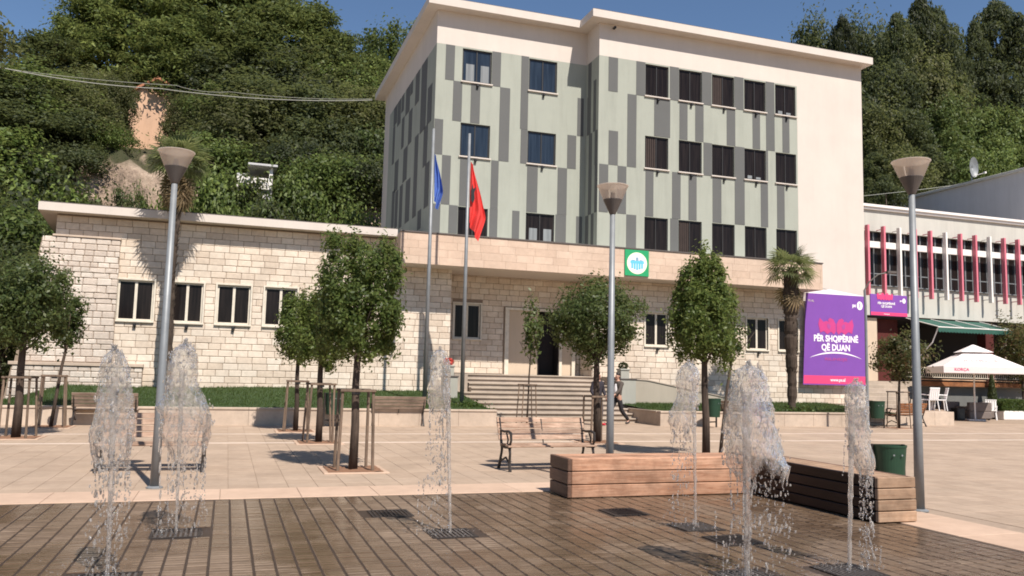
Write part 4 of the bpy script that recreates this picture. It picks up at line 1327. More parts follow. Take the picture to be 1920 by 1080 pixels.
def leafbox(name, n, x0, x1, y0, y1, z0, z1, L, mat, seed, parent):
    r = np.random.default_rng(seed)
    c = np.stack([r.uniform(x0, x1, n), r.uniform(y0, y1, n), r.uniform(z0, z1, n)], 1)
    return put(name, np_mesh(name, leaf_quads(c, r.normal(size=(n, 3)), L, r), 4, mat), parent)
def leaf_quads(c, nrm, L, r, asp=0.5):
    n = len(c)
    nrm = nrm/np.linalg.norm(nrm, axis=1, keepdims=True)
    a = r.normal(size=(n, 3)); u = np.cross(nrm, a); u /= np.linalg.norm(u, axis=1, keepdims=True)+1e-9
    v = np.cross(nrm, u)
    l = (L*r.uniform(0.65, 1.3, n))[:, None]
    V = np.zeros((n, 4, 3))
    bend = nrm*l*0.12
    V[:, 0] = c-u*l*0.5; V[:, 1] = c+v*l*0.5*asp+bend; V[:, 2] = c+u*l*0.5; V[:, 3] = c-v*l*0.5*asp+bend
    return V.reshape(-1, 3)
HP_ = thing('hedge_planter', 'white planter box with a clipped green hedge beside the cafe sofas', 'planter', (35.9, 30.6, 0))
b = MB(); b.box(-.75, .75, -.25, .25, 0, .42, .02); b.build('box', M['fin_white'], HP_)
leafbox('hedge', 5200, -.78, .72, -.27, .27, .40, .98, .075, M['hedge'], 11, HP_)
CF = thing('conifer_shrub', 'slim dark conifer shrub in front of the cafe terrace', 'shrub', (35.3, 31.1, 0))
r0 = np.random.default_rng(5); n = 2600
hh = r0.uniform(0, 1, n)**1.2; ang = r0.uniform(0, 2*PI, n); rad = 0.33*(1-hh)**0.7*r0.uniform(.5, 1, n)
c = np.stack([rad*np.cos(ang), rad*np.sin(ang), .25+hh*2.05], 1)
put('crown', np_mesh('crown', leaf_quads(c, np.stack([np.cos(ang), np.sin(ang), r0.normal(0, .5, n)], 1), .1, r0), 4, M['hill_dark']), CF)
b = MB(); b.tube([(0, 0, 0), (0, 0, .9)], .04, 6); b.build('trunk', M['bark'], CF)
PWL = thing('panel_screen', 'white horizontally grooved screen panel at the right edge by the hedge', 'screen', (37.2, 32.1, 0))
for k in range(5):
    b = MB(); b.box(-.85, .95, -.03, .03, .62+.22*k, .83+.22*k, .006); b.build('board', M['fin_white'], PWL)
for s in (-.7, .8):
    b = MB(); b.box(s-.04, s+.04, .035, .10, 0, 1.75); b.build('post', M['fin_white'], PWL)
b = MB(); b.box(-.9, 1.0, .04, .3, 0, .55); b.build('plinth', M['concrete'], PWL)

# ================================================================== HILLSIDE HOUSES
OH = thing('orange_house', 'apricot plastered house among the trees on the left hillside', 'house', (-6.3, 66, 15), world=True)
b = MB(); b.prism_y([(-7.95, 13), (-4.4, 13), (-4.4, 21.9), (-6.1, 22.9), (-7.95, 21.6)], 66, 72); b.build('wall', M['orange_house'], OH)
b = MB(); b.prism_y([(-8.5, 21.42), (-8.5, 21.24), (-6.1, 22.905), (-4.1, 21.9), (-4.1, 22.08), (-6.1, 23.1)][::-1], 65.7, 72.3); b.build('roof', M['tile_roof'], OH)
b = MB(); b.box(-11.5, -7.96, 67.5, 72, 13, 20.0); b.build('side_wing', M['orange_house'], OH)
for x in ():
    w = MB(); w.box(x-.4, x+.4, 65.95, 66.02, 18.6, 19.9); f = w.build('window', M['frame_pale'], OH)
    p = MB(); p.box(x-.32, x+.32, 65.93, 65.948, 18.68, 19.82); p.build('pane', M['glass'], f)
b = MB(); b.box(-2.6, -1.2, 66.5, 70, 14, 18.6); OH2 = b
O2 = thing('pink_house', 'small pinkish house wall glimpsed right of the apricot house on the hillside', 'house', (-1.9, 67.5, 15), world=True)
b = MB(); b.box(-2.7, -0.2, 67.5, 71, 13, 20.6); b.build('wall', M['orange_house'], O2)
b = MB(); b.prism_x([(67.1, 20.6), (71.4, 20.6), (69.2, 21.6)], -3.0, 0.1); b.build('roof', M['tile_roof'], O2)
O3 = thing('yellow_house', 'pale yellow house wall half hidden by trees at the left of the hillside', 'house', (-15, 66, 14), world=True)
b = MB(); b.box(-15.2, -11.0, 66, 70, 12, 19.3); b.build('wall', M['orange_house'], O3)
b = MB(); b.prism_x([(65.6, 19.3), (70.4, 19.3), (68, 20.4)], -15.5, -10.7); b.build('roof', M['tile_roof'], O3)
wq = at(467, 333, 51.3)
WB = thing('white_balcony', 'small white balcony with a flat roof among bushes on the hillside', 'balcony', (wq.x, 51.3, wq.z-1), world=False)
for nm_, bx_, mm_ in (('parapet', (-.7, 1.35, 0, .15, 0.35, 1.05, .02), 'fin_white'), ('post', (1.15, 1.35, .002, .15, 1.053, 1.72), 'fin_white'), ('roof', (-.1, 1.6, -.3, 2.4, 1.723, 1.86, .02), 'greywall'),
                      ('back_wall', (-.7, 1.35, 2.2, 2.4, 0, 1.72), 'greywall'), ('floor', (-.7, 1.35, .152, 2.19, -2.5, .35), 'greywall')):
    b = MB(); b.box(*bx_); b.build(nm_, M[mm_], WB)

def cable(label, pts, sag, r=0.022):
    b = MB(); P = []
    for (p, q) in zip(pts, pts[1:]):
        for k in range(14):
            t = k/14; v = Vector(p).lerp(Vector(q), t); v.z -= sag*4*t*(1-t); P.append(tuple(v))
    P.append(pts[-1]); b.tube(P, r, 5)
    return tag(b.build('overhead_cable', M['wire']), label, 'cable')
cable('long pale cable strung across the trees to the roof corner', [tuple(at(-60, 112, 44)), tuple(at(300, 166, 45.5)), (6.7, 44.5, 16.35)], 0.25, 0.024)
cable('thin dark cable strung just above the long pale cable', [tuple(at(-60, 118, 45)), tuple(at(330, 160, 46)), tuple(at(430, 172, 46)), (6.7, 44.6, 16.45)], 0.15, 0.013)
cable('thin cable strung in front of the right-hand woods above the grey hall', [(26.56, 40, 11.3), tuple(at(1930, 325, 60))], 0.3, 0.02)

# ================================================================== STREET FURNITURE
def lamp(x, y, label):
    t = thing('lamp_post', label, 'lamp post', (x, y, 0), 'lamp posts round the fountain')
    b = MB(); b.tube([(0, 0, 0), (0, 0, 1.2), (0, 0, 4.18)], [0.062, 0.056, 0.040], 14); b.build('pole', M['galv'], t, smooth=True)
    b = MB(); b.lathe([(0.11, 0), (0.11, 0.015), (0.075, 0.03)], 14); b.build('base_plate', M['galv'], t)
    b = MB(); b.lathe([(0.042, 4.17), (0.055, 4.19), (0.15, 4.40), (0.15, 4.405)], 24); b.build('lamp_cone', M['lampmetal'], t, smooth=False)
    b = MB(); b.lathe([(0.151, 4.406), (0.240, 4.62)], 32, cap=False); b.build('lamp_shade', M['lampglass'], t, smooth=True)
    b = MB(); b.tube([(0, 0, 4.40), (0, 0, 4.52)], [0.045, 0.03], 10); b.build('bulb', M['lampmetal'], t)
    b = MB(); b.lathe([(0.248, 4.621), (0.248, 4.630), (0.14, 4.655), (0.01, 4.665)], 32); b.build('lid', M['lampglass'], t, smooth=False)
    return t
lamp(-0.84, 12.34, 'tall grey lamp post with conical head at the left, behind the water jets')
lamp(5.60, 11.72, 'grey lamp post rising behind the timber bench and in front of the bushy tree')
lamp(8.60, 8.72, 'tall grey lamp post with conical head standing beside the timber bench end at the right')

def flagpole(x, y, z, top, label):
    t = thing('flagpole', label, 'flagpole', (x, y, z), 'flagpoles beside the entrance steps')
    b = MB(); b.tube([(0, 0, -0.1), (0, 0, top-z)], [0.075, 0.045], 12); b.build('pole', M['galv'], t, smooth=True)
    b = MB(); b.lathe([(0.13, -0.05), (0.13, 0.03)], 12); b.build('base_plate', M['galv'], t)
    return t
flagpole(6.0, 26.2, 0.5, 9.6, 'left of two grey flagpoles, carrying the blue flag')
flagpole(7.23, 26.2, 0.5, 9.58, 'right of two grey flagpoles, carrying the red flag')
def hung_flag(name, label, mat, x, y, ztop, zbot, wmax, seed, tailx):
    """a cloth hanging in folds from its pole: dense sheet folded on itself"""
    nu, nv = 22, 30
    r = random.Random(seed)
    ph = [r.uniform(0, 6) for _ in range(5)]
    b = MB()
    for side in (0, 1):
        for j in range(nv+1):
            v = j/nv
            w = wmax*(0.16+0.84*math.sin(min(1, v*1.25)*PI/2)**1.3)*(1 if v < .72 else 1-(v-.72)*2.3)
            w = max(w, 0.05)
            for i in range(nu+1):
                u = i/nu
                fold = math.sin(u*13+ph[0]+v*3)*0.075*(0.3+v)+math.sin(u*5+ph[1]-v*2)*0.06*v
                xx = x+0.06+u*w + tailx*max(0, v-.55)*u
                drop = (ztop-zbot)*(v*(0.80+0.20*u)) - 0.35*u*math.sin(v*PI)*0.3
                b.v.append((xx, y+fold+(0.006 if side else 0), ztop-drop-0.22*u*wmax))
    N = (nu+1)*(nv+1)
    for side in (0, 1):
        for j in range(nv):
            for i in range(nu):
                a = side*N+j*(nu+1)+i
                f = (a, a+1, a+nu+2, a+nu+1)
                b.f.append(f if side == 0 else f[::-1]); b.mi.append(0)
    return b
t = thing('flag', 'red flag with a black eagle hanging limp from the right flagpole', 'flag', (7.23, 26.2, 8.7), world=True)
hung_flag('cloth', '', M['flag_red'], 7.23, 26.15, 8.62, 6.05, 0.52, 3, 0.25).build('cloth', M['flag_red'], t, smooth=True)
b = MB(); b.prism_y([(7.30, 7.28), (7.37, 7.20), (7.42, 7.35), (7.40, 7.55), (7.46, 7.75), (7.36, 7.68), (7.33, 7.85), (7.29, 7.6)], 26.02, 26.03); b.build('eagle', M['black'], t)
t = thing('flag', 'blue flag hanging limp from the left flagpole', 'flag', (6.0, 26.2, 8.5), world=True)
hung_flag('cloth', '', M['flag_blue'], 5.99, 26.15, 8.75, 6.95, 0.30, 8, 0.1).build('cloth', M['flag_blue'], t, smooth=True)

def bench(label, x, y, rz, mat, L=1.62):
    t = thing('park_bench', label, 'bench', (x, y, 0), 'slatted park benches on the plaza', rz)
    iron = M['iron']
    for s in (-1, 1):
        X = s*(L/2-0.05)
        b = MB()
        b.tube([(X, -.27, 0), (X, -.23, .14), (X, -.25, .30), (X, -.21, .42)], [.030, .024, .022, .028], 7)
        b.tube([(X, .30, 0), (X, .22, .16), (X, .16, .30), (X, .14, .42)], [.030, .024, .022, .028], 7)
        b.tube([(X, -.25, .12), (X, -.05, .22), (X, .2, .14)], .018, 6)
        b.tube([(X, -.27, .405), (X, .0, .385), (X, .17, .40), (X, .23, .60), (X, .31, .87)], [.022, .022, .026, .024, .018], 7)
        b.tube([(X, -.22, .41), (X, -.29, .52), (X, -.27, .64), (X, -.15, .665), (X, .05, .65), (X, .24, .66)], [.02, .02, .026, .024, .022, .02], 7)
        b.tube([(X, -.1, .42), (X, -.14, .53), (X, -.06, .63)], .015, 6)
        b.build('end_frame', iron, t)
    for k, (yy, zz) in enumerate([(-.255, .405), (-.155, .425), (-.05, .42), (.055, .415)]):
        b = MB(); b.box(-L/2, L/2, yy-.042, yy+.042, zz, zz+.032, .006); b.build('slat', mat, t)
    for k in range(4):
        zz = .505+.098*k; yy = .170+.036*k
        b = MB()
        b.prism_x([(yy, zz), (yy+.028, zz-.006), (yy+.060, zz+.074), (yy+.032, zz+.080)], -L/2, L/2)
        b.build('slat', mat, t)
    b = MB(); b.tube([(0, -.26, .40), (0, .15, .395), (0, .22, .60), (0, .295, .85)], .012, 6); b.build('centre_brace', iron, t)
    return t
bench('worn slatted bench in the middle of the plaza, left of the timber bench', 5.36, 13.75, R(2), M['bench_old'], 1.66)
bench('slatted bench with orange-brown slats seen through the two left water jets', -1.04, 14.35, R(-2), M['bench_old'], 1.62)
bench('grey slatted bench by the kerb wall, right of the three clipped trees', 4.93, 25.55-0.45, PI, M['bench_grey'], 1.6)
bench('grey slatted bench by the kerb wall at the far left, behind the leaning tree', -3.02, 25.55-0.75, PI, M['bench_grey'], 1.6)
bench('orange-brown slatted bench by the paved platform near the slim street light', 24.55, 25.45, PI+0.15, M['bench_brown'], 1.6)
bench('dark slatted bench by the kerb wall behind the large pointed tree', 16.9, 24.75, PI/2+0.4, M['bench_grey'], 1.6)

def bin_(label, x, y, rz, h=0.95, base=0.35):
    t = thing('litter_bin', label, 'bin', (x, y, 0), 'green litter bins on the plaza', rz)
    b = MB()
    n = 16; P = []
    for k in range(n+1):
        a = PI+PI*k/n
        P.append((0.25*math.cos(a), -0.02+0.22*math.sin(a)))
    P += [(0.25, .10), (-.25, .10)]
    lo = [(x_*.86, y_*.86) for x_, y_ in P]
    m = len(P)
    b.add([(x_, y_, base) for x_, y_ in lo]+[(x_, y_, h) for x_, y_ in P],
          [tuple(range(m-1, -1, -1))]+[(i, (i+1) % m, m+(i+1) % m, m+i) for i in range(m)])
    b.add([(x_*.9, y_*.9, h-.08) for x_, y_ in P], [tuple(range(m))])
    b.build('bucket', M['bin'], t)
    b = MB(); 
    b.add([(x_*1.03, y_*1.03, h-.02) for x_, y_ in P]+[(x_*1.03, y_*1.03, h+.015) for x_, y_ in P]+[(x_*.95, y_*.95, h+.015) for x_, y_ in P],
          [(i, (i+1) % m, m+(i+1) % m, m+i) for i in range(m)]+[(m+i, m+(i+1) % m, 2*m+(i+1) % m, 2*m+i) for i in range(m)])
    b.build('rim', M['bin'], t)
    for s in (-1, 1):
        b = MB(); b.box(s*.27-.022, s*.27+.022, .05, .10, 0, h+.02, .005); b.build('post', M['iron'], t)
    b = MB(); b.box(-.25, .25, .06, .09, .16, .20); b.build('crossbar', M['iron'], t)
    b = MB()
    for s in (-.07, .07):
        b.tube([(s, -.243, h-.14), (s, -.252, h-.14)], .016, 8)
    b.build('bolts', M['galv'], t)
    return t
bin_('green litter bin at the right, just behind the end of the timber bench', 10.55, 11.3, -0.25, 0.60, 0.12)
bin_('green litter bin by the kerb wall between the three clipped trees', 2.98, 25.0-0.4, 0.3)
bin_('green litter bin on thin posts beside the slim street light', 22.3, 24.45, -0.3)
bin_('green litter bin behind the large pointed tree', 15.55, 24.55, 0.4)

# timber benches that edge the corner of the fountain
def plank(b, *a): b.box(*a, 0.008)
TBX = thing('timber_bench', 'long low reddish timber plank bench along the far edge of the fountain', 'bench', (5.8, 10.75, 0), world=True)
X0, X1, Y0, Y1 = 4.40, 7.28, 10.50, 11.16
b = MB(); b.box(X0+.07, X1-.02, Y0+.06, Y1-.06, 0.02, .44); b.build('core', M['frame_dark'], TBX)
HB = 0.176
for k in range(3):
    z0 = .006+HB*k; z1 = z0+HB-.010
    if True:
        b = MB(); plank(b, X0+.062, X1, Y0, Y0+.055, z0, z1); b.build('plank', M['timber_x'], TBX)
        b = MB(); plank(b, X0+.062, X1, Y1-.055, Y1, z0, z1); b.build('plank', M['timber_x'], TBX)
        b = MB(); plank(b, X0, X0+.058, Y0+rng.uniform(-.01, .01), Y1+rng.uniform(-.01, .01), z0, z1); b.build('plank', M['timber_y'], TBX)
for k in range(4):
    y0 = Y0+.062+.135*k
    b = MB(); plank(b, X0+.065, X1, y0, y0+.129, .485, .522); b.build('top_board', M['timber_x'], TBX)
TBY = thing('timber_bench', 'low timber plank bench with a pale end face, along the right side of the fountain', 'bench', (7.6, 9.2, 0), world=True)
HB = 0.132
X0, X1, Y0, Y1 = 7.30, 7.86, 8.02, 11.16
b = MB(); b.box(X0+.06, X1-.06, Y0+.07, Y1-.02, 0.02, .44); b.build('core', M['frame_dark'], TBY)
for k in range(4):
    z0 = .012+HB*k; z1 = z0+HB-.009
    b = MB(); plank(b, X0, X0+.055, Y0+.062, Y1, z0, z1); b.build('plank', M['timber_wet_shade'], TBY)
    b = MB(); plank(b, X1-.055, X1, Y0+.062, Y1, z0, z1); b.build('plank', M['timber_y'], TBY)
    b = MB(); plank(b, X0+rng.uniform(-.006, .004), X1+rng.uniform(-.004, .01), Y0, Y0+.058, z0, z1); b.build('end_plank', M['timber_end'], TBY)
for k in range(3):
    x0 = X0+.062+.146*k
    b = MB(); plank(b, x0, x0+.140, Y0+.065, Y1, .492, .530); b.build('top_board', M['timber_end'], TBY)

# floor drains of the fountain
dl = {'A': 'drain grate under the far left water jet', 'B': 'drain grate under the second water jet from the left',
      'C': 'wet drain grate under the slender middle water jet', 'D': 'dark drain grate under the jet in front of the timber bench',
      'E': 'drain grate under the tallest broad water jet', 'F': 'drain grate under the rightmost water jet',
      'dry1': 'dry drain grate left of the slender middle jet', 'dry2': 'dry drain grate in front of the timber bench corner',
      'dry3': 'dry drain grate right of the tallest broad jet'}
for k, (x, y) in drains.items():
    t = thing('drain_grate', dl[k], 'drain', (x, y, 0), 'square drain grates in the fountain floor')
    h = 0.235
    b = MB(); b.box(-h, h, -h, -h+.03, -.02, .006); b.box(-h, h, h-.03, h, -.02, .006); b.box(-h, -h+.03, -h+.031, h-.031, -.02, .006); b.box(h-.03, h, -h+.031, h-.031, -.02, .006)
    b.build('frame', M['iron'], t)
    for q in range(9):
        x0 = -h+.045+.0455*q
        s = MB(); s.box(x0, x0+.022, -h+.032, h-.032, -.018, .004); s.build('slat', M['lampmetal'] if k in 'ABCDEF' else M['iron'], t)

# tree pits (stone-edged soil squares) and wooden tree guards
TREES = [(-4.26, 20.75), (-4.19, 24.15), (1.78, 22.75), (2.02, 19.25), (2.05, 14.05), (8.90, 24.6), (8.72, 19.0), (9.42, 15.15), (9.86, 15.32), (23.1, 24.3)]
for i, (x, y) in enumerate(TREES):
    if i == 8: continue
    h = 0.52
    b = MB()
    for a in ((-h, h, -h, -h+.08), (-h, h, h-.08, h), (-h, -h+.08, -h+.081, h-.081), (h-.08, h, -h+.081, h-.081)):
        b.box(x+a[0], x+a[1], y+a[2], y+a[3], -.03, .016, .005)
    pit = tag(b.build('tree_pit', M['border']), kind='structure')
    b = MB(); nn = 8
    vs = [(x-h+.08+(2*h-.16)*i_/nn, y-h+.08+(2*h-.16)*j_/nn, .006+rng.uniform(0, .022)) for j_ in range(nn+1) for i_ in range(nn+1)]
    b.add(vs, [(j_*(nn+1)+i_, j_*(nn+1)+i_+1, (j_+1)*(nn+1)+i_+1, (j_+1)*(nn+1)+i_) for j_ in range(nn) for i_ in range(nn)])
    b.build('soil', M['soil'], pit)
gl = ['wooden stake guard round the tree at the far left edge', 'wooden stake guard round the leaning tree beside the far left bench',
      'wooden stake guard of the rearmost of the three clipped trees', 'wooden stake guard of the middle one of the three clipped trees',
      'wooden stake guard of the nearest of the three clipped trees', 'thin stake guard round the sparse young tree before the steps',
      'dark stake guard round the bushy tree beside the two people', None, None,
      'thin stake guard round the reddish tree near the slim street light']
for i, (x, y) in enumerate(TREES):
    if gl[i] is None: continue
    t = thing('tree_guard', gl[i], 'tree guard', (x, y, 0), 'wooden tree guards', rng.uniform(-.12, .12))
    H = 1.33 if i != 6 else 1.15
    w = 0.25 if i not in (5, 8) else 0.2
    for sx in (-1, 1):
        for sy in (-1, 1):
            le = rng.uniform(-.03, .05)
            rr = 0.026 if i not in (5, 8, 9) else 0.018
            b = MB(); b.tube([(sx*(w+.03+le), sy*w, .0), (sx*w, sy*w*.9, H)], rr, 7); b.build('stake', M['stake'], t)
    for sy in (-1, 1):
        b = MB(); b.box(-w-.04, w+.04, sy*w*.9-.02-.03*(sy < 0), sy*w*.9+.02+.03*(sy > 0)-.0, H-.045, H, .006); b.build('crossbar', M['stake'], t)
    b = MB()
    for k in range(10):
        a = 2*PI*k/10; b.box(.05*math.cos(a)-.02, .05*math.cos(a)+.02, .05*math.sin(a)-.02, .05*math.sin(a)+.02, H-.09, H-.03)
    b.build('tie', M['black'], t)

# ================================================================== VEGETATION
def sphere(n, r):
    v = r.normal(size=(n, 3))
    return v/np.linalg.norm(v, axis=1, keepdims=True)
def clumped_crown(name, seed, rx, ry, rz, zc, n, L, mat, nclump=60, csize=0.17, power=2.0, asp=0.5, inner=0.35, rough=0.12, flat=1.0, profile=None):
    """leaf-sized faces in clumps spread through a crown volume; power>2 makes it boxy"""
    r = np.random.default_rng(seed)
    d = sphere(nclump, r)
    pn = (np.abs(d)**power).sum(1)**(1/power)
    d = d/pn[:, None]
    rad = np.where(r.uniform(size=nclump) < inner, r.uniform(0.25, 0.75, nclump), r.uniform(0.78, 1.0, nclump))
    rad *= 1+r.normal(0, rough, nclump)
    cc = d*rad[:, None]
    k = r.integers(0, nclump, n)
    sz = csize*r.uniform(0.6, 1.4, nclump)
    off = r.normal(size=(n, 3))*sz[k][:, None]*np.array([1, 1, flat])
    p = cc[k]+off
    if profile is not None:
        f = np.interp(p[:, 2], profile[0], profile[1])
        p[:, 0] *= f; p[:, 1] *= f
    P = p*np.array([rx, ry, rz])
    P[:, 2] += zc
    nrm = p*0.9+r.normal(size=(n, 3))*0.75+np.array([0, 0, 0.35])
    return np_mesh(name, leaf_quads(P, nrm, L, r, asp), 4, mat)

def trunk_mb(pts, rad, limbs, n=9):
    b = MB(); b.tube(pts, rad, n)
    for l, r_ in limbs: b.tube(l, r_, 6)
    return b

def plaza_tree(label, i, crown, trunk_h, r0, top, lean=(0, 0), leafm='leaf', limbs=6, seed=1, loc=None):
    x, y = TREES[i] if loc is None else loc
    t = thing('plaza_tree', label, 'tree', (x, y, 0), 'young trees planted in the plaza')
    r = random.Random(seed)
    lx, ly = lean
    pts = [(0, 0, 0), (lx*.3+.01, ly*.3, trunk_h*.4), (lx*.7-.01, ly*.7, trunk_h*.75), (lx, ly, trunk_h), (lx*1.1, ly*1.1, trunk_h+(top-trunk_h)*.6)]
    L = []
    for k in range(limbs):
        a = 2*PI*k/limbs+r.uniform(-.4, .4); h = trunk_h+r.uniform(-.1, .5)*(top-trunk_h)*.5
        e = r.uniform(.35, .6)
        L.append(([(lx, ly, h), (lx+.5*e*math.cos(a), ly+.5*e*math.sin(a), h+.25), (lx+e*math.cos(a), ly+e*math.sin(a), h+.6)], [r0*.4, r0*.28, .008]))
    trunk_mb(pts, [r0*1.15, r0, r0*.9, r0*.8, r0*.25], L).build('trunk', M['bark'], t, smooth=True)
    put('crown', crown, t, (lx, ly, 0))
    return t
# nearest clipped tree: tall rounded block
c = clumped_crown('crown', 21, .61, .61, .98, 2.85, 18000, .078, M['leaf'], 150, .10, 6.5, rough=.07, inner=.22)
plaza_tree('nearest of the three clipped trees, tall block of dense green leaves', 4, c, 1.85, .068, 3.8, (.0, 0), seed=3)
c = clumped_crown('crown', 22, .52, .52, .74, 2.56, 11000, .083, M['leaf'], 100, .11, 4.5, rough=.08, inner=.22)
plaza_tree('middle one of the three clipped trees, half hidden behind the nearest', 3, c, 1.85, .07, 3.3, (-.03, 0), seed=4)
c = clumped_crown('crown', 23, .52, .52, .84, 2.75, 11000, .085, M['leaf'], 90, .13, 2.8, rough=.10, inner=.22)
plaza_tree('rearmost of the three clipped trees, leftmost and palest of them', 2, c, 1.85, .06, 3.5, (-.02, 0), seed=5)
c = clumped_crown('crown', 24, .86, .86, .93, 2.98, 15000, .092, M['leaf_dark'], 110, .14, 2.4, rough=.13)
plaza_tree('large dark rounded tree at the far left edge of the plaza', 0, c, 1.95, .085, 3.8, (.0, 0), seed=6, limbs=8)
c = clumped_crown('crown', 25, .40, .40, .66, 2.72, 2600, .105, M['leaf_dark'], 46, .17, 2.0, rough=.25)
plaza_tree('thin leaning tree beside the far left bench', 1, c, 2.05, .042, 3.3, (.22, 0), seed=7, limbs=5)
c = clumped_crown('crown', 26, .34, .34, .90, 2.95, 640, .145, M['leaf_dark'], 34, .20, 2.0, rough=.25, profile=([-1.2, -.4, .3, 1.2], [.50, .85, 1.15, .6]))
plaza_tree('sparse young tree with few leaves in front of the entrance steps', 5, c, 2.1, .028, 3.8, (.08, 0), seed=8, limbs=3)
c = clumped_crown('crown', 27, .98, .98, .86, 3.0, 14000, .094, M['leaf_dark'], 110, .15, 2.4, rough=.13, profile=([-1.2, -.5, .2, 1.2], [.66, 1.0, 1.06, .85]))
plaza_tree('bushy wide-crowned tree in front of the doorway by the two people', 6, c, 2.0, .085, 3.9, (-.03, 0), seed=9, limbs=9)
c = clumped_crown('crown', 28, .64, .64, 1.08, 3.08, 18000, .082, M['leaf'], 130, .11, 2.8, rough=.08, inner=.22, profile=([-1.2, -.8, -.2, .4, 1.2], [.90, 1.06, 1.06, .86, .52]))
plaza_tree('large pointed clipped tree right of the mid lamp post', 7, c, 1.95, .075, 4.0, (-.04, 0), seed=10)
c = clumped_crown('crown', 29, .30, .32, .46, 2.52, 900, .10, M['leaf_dark'], 26, .22, 2.0, rough=.25)
plaza_tree('slim tree whose loose crown shows behind the large pointed tree', 8, c, 1.95, .035, 2.9, (.34, .1), seed=11, limbs=3)
c = clumped_crown('crown', 30, .90, .85, .72, 2.62, 4200, .13, M['leaf_red'], 60, .18, 2.0, rough=.16)
plaza_tree('rounded tree with reddish tips beside the slim street light', 9, c, 1.75, .05, 3.2, (.08, 0), seed=12, limbs=7)
c = clumped_crown('crown', 31, 1.1, 1.0, 1.5, 3.4, 5200, .14, M['leaf_red'], 70, .18, 2.0, rough=.18)
plaza_tree('dark reddish tree cut by the right edge of the picture at the cafe', 0, c, 1.9, .07, 4.0, (0, 0), seed=13, limbs=7, loc=(37.1, 30.9))

# palms
def frond_mesh(name, mat, R_, nleaf, droop, seed, pet):
    r = random.Random(seed); vs = []
    for k in range(nleaf):
        a = -1.9+3.8*k/(nleaf-1)
        l = R_*(0.75+.25*math.cos(a*.6))*r.uniform(.88, 1.08)
        w = .028
        px_, py_ = pet+0.0, 0.0
        d = Vector((math.cos(a), math.sin(a), 0)); s_ = Vector((-math.sin(a), math.cos(a), 0))
        b0 = Vector((pet, 0, 0)); p1 = b0+d*l*.6+Vector((0, 0, -droop*.25*l)); p2 = b0+d*l+Vector((0, 0, -droop*l*r.uniform(.7, 1.2)))
        for q in ((b0, p1-s_*w, p1+s_*w), (p1-s_*w, p2, p1+s_*w)):
            vs += [tuple(z) for z in q]
    for s_ in (-1, 1):
        vs += [(0, .02*s_, 0), (pet, .012*s_, .01), (0, 0, .03*s_)]
        vs += [(pet, .012*s_, 0), (0, .02*s_, 0), (pet, 0, .02*s_)]
    return np_mesh(name, np.array(vs), 3, mat)
fr_green = [frond_mesh('frond', M['palmleaf'], .62, 20, .35, 1, .55), frond_mesh('frond', M['palmleaf'], .60, 18, .6, 2, .5)]
fr_dead = [frond_mesh('frond', M['palmdead'], .62, 16, .5, 3, .5)]
def palm(label, x, y, z0, zc, rt_, n, scale, ndead, seed, tall_thick):
    t = thing('palm_tree', label, 'palm', (x, y, z0))
    r = random.Random(seed)
    H = zc-z0
    b = MB()
    pts, rad = [], []
    m = 46
    for k in range(m):
        u = k/(m-1)
        pts.append((0.03*math.sin(u*9), .02*math.cos(u*7), -0.15+u*(H+.1)))
        base = rt_*(tall_thick[0]*(1-u)+tall_thick[1]*u)
        rad.append(base*(1+r.uniform(-.14, .16)))
    b.tube(pts, rad, 11)
    for k in range(260):     # old leaf bases
        u = r.uniform(.25, 1); a = r.uniform(0, 2*PI); rr = rt_*(tall_thick[0]*(1-u)+tall_thick[1]*u)
        c_, s_ = math.cos(a), math.sin(a); zz = u*H
        b.add([(rr*.8*c_-.03*s_, rr*.8*s_+.03*c_, zz), (rr*.8*c_+.03*s_, rr*.8*s_-.03*c_, zz), (rr*1.35*c_, rr*1.35*s_, zz+.10), (rr*.8*c_, rr*.8*s_, zz-.06)], [(0, 1, 2), (1, 3, 2), (3, 0, 2)])
    b.build('trunk', M['palmbark'], t)
    for k in range(n):
        a = k*2.399+r.uniform(-.2, .2); el = 1.25-1.75*(k/n)**.9
        put('frond', fr_green[k % 2], t, (0, 0, H), (r.uniform(-.5, .5), -el, a), (scale,)*3)
    for k in range(ndead):
        a = k*2.399+r.uniform(-.3, .3); el = -1.0-.45*r.random()
        put('frond', fr_dead[0], t, (0, 0, H-.15-.5*r.random()), (r.uniform(-.5, .5), -el, a), (scale,)*3)
    return t
pr = palm('short-crowned palm with a thick shaggy dark trunk beside the large banner', 19.75, 25.95, .5, 5.75, .20, 24, .98, 7, 4, (.72, 1.35))
pl = palm('tall palm with hanging dry fronds behind the left lamp post', -1.83, 28.25, .75, 8.15, .14, 30, 1.0, 40, 9, (1.1, .9))
def groundcover(label, x0, x1, y0, y1, z0, seed, n=900):
    t = thing('ground_plants', label, 'plants', ((x0+x1)/2, (y0+y1)/2, z0))
    r = np.random.default_rng(seed)
    hx, hy = (x1-x0)/2, (y1-y0)/2
    c = np.stack([r.normal(0, hx*.5, n), r.normal(0, hy*.5, n), np.abs(r.normal(0, .10, n))], 1)
    put('foliage', np_mesh('foliage', leaf_quads(c, r.normal(size=(n, 3))+[0, 0, .6], .11, r), 4, M['hedge']), t)
groundcover('pale leafy ground plants at the foot of the palm by the banner', 18.9, 21.0, 25.5, 26.3, .47, 2, 700)
groundcover('low leafy plants at the foot of the right flagpole', 6.9, 7.9, 25.6, 26.4, .50, 3, 500)
groundcover('low leafy plants between the two flagpoles', 6.1, 6.9, 25.7, 26.6, .50, 4, 500)
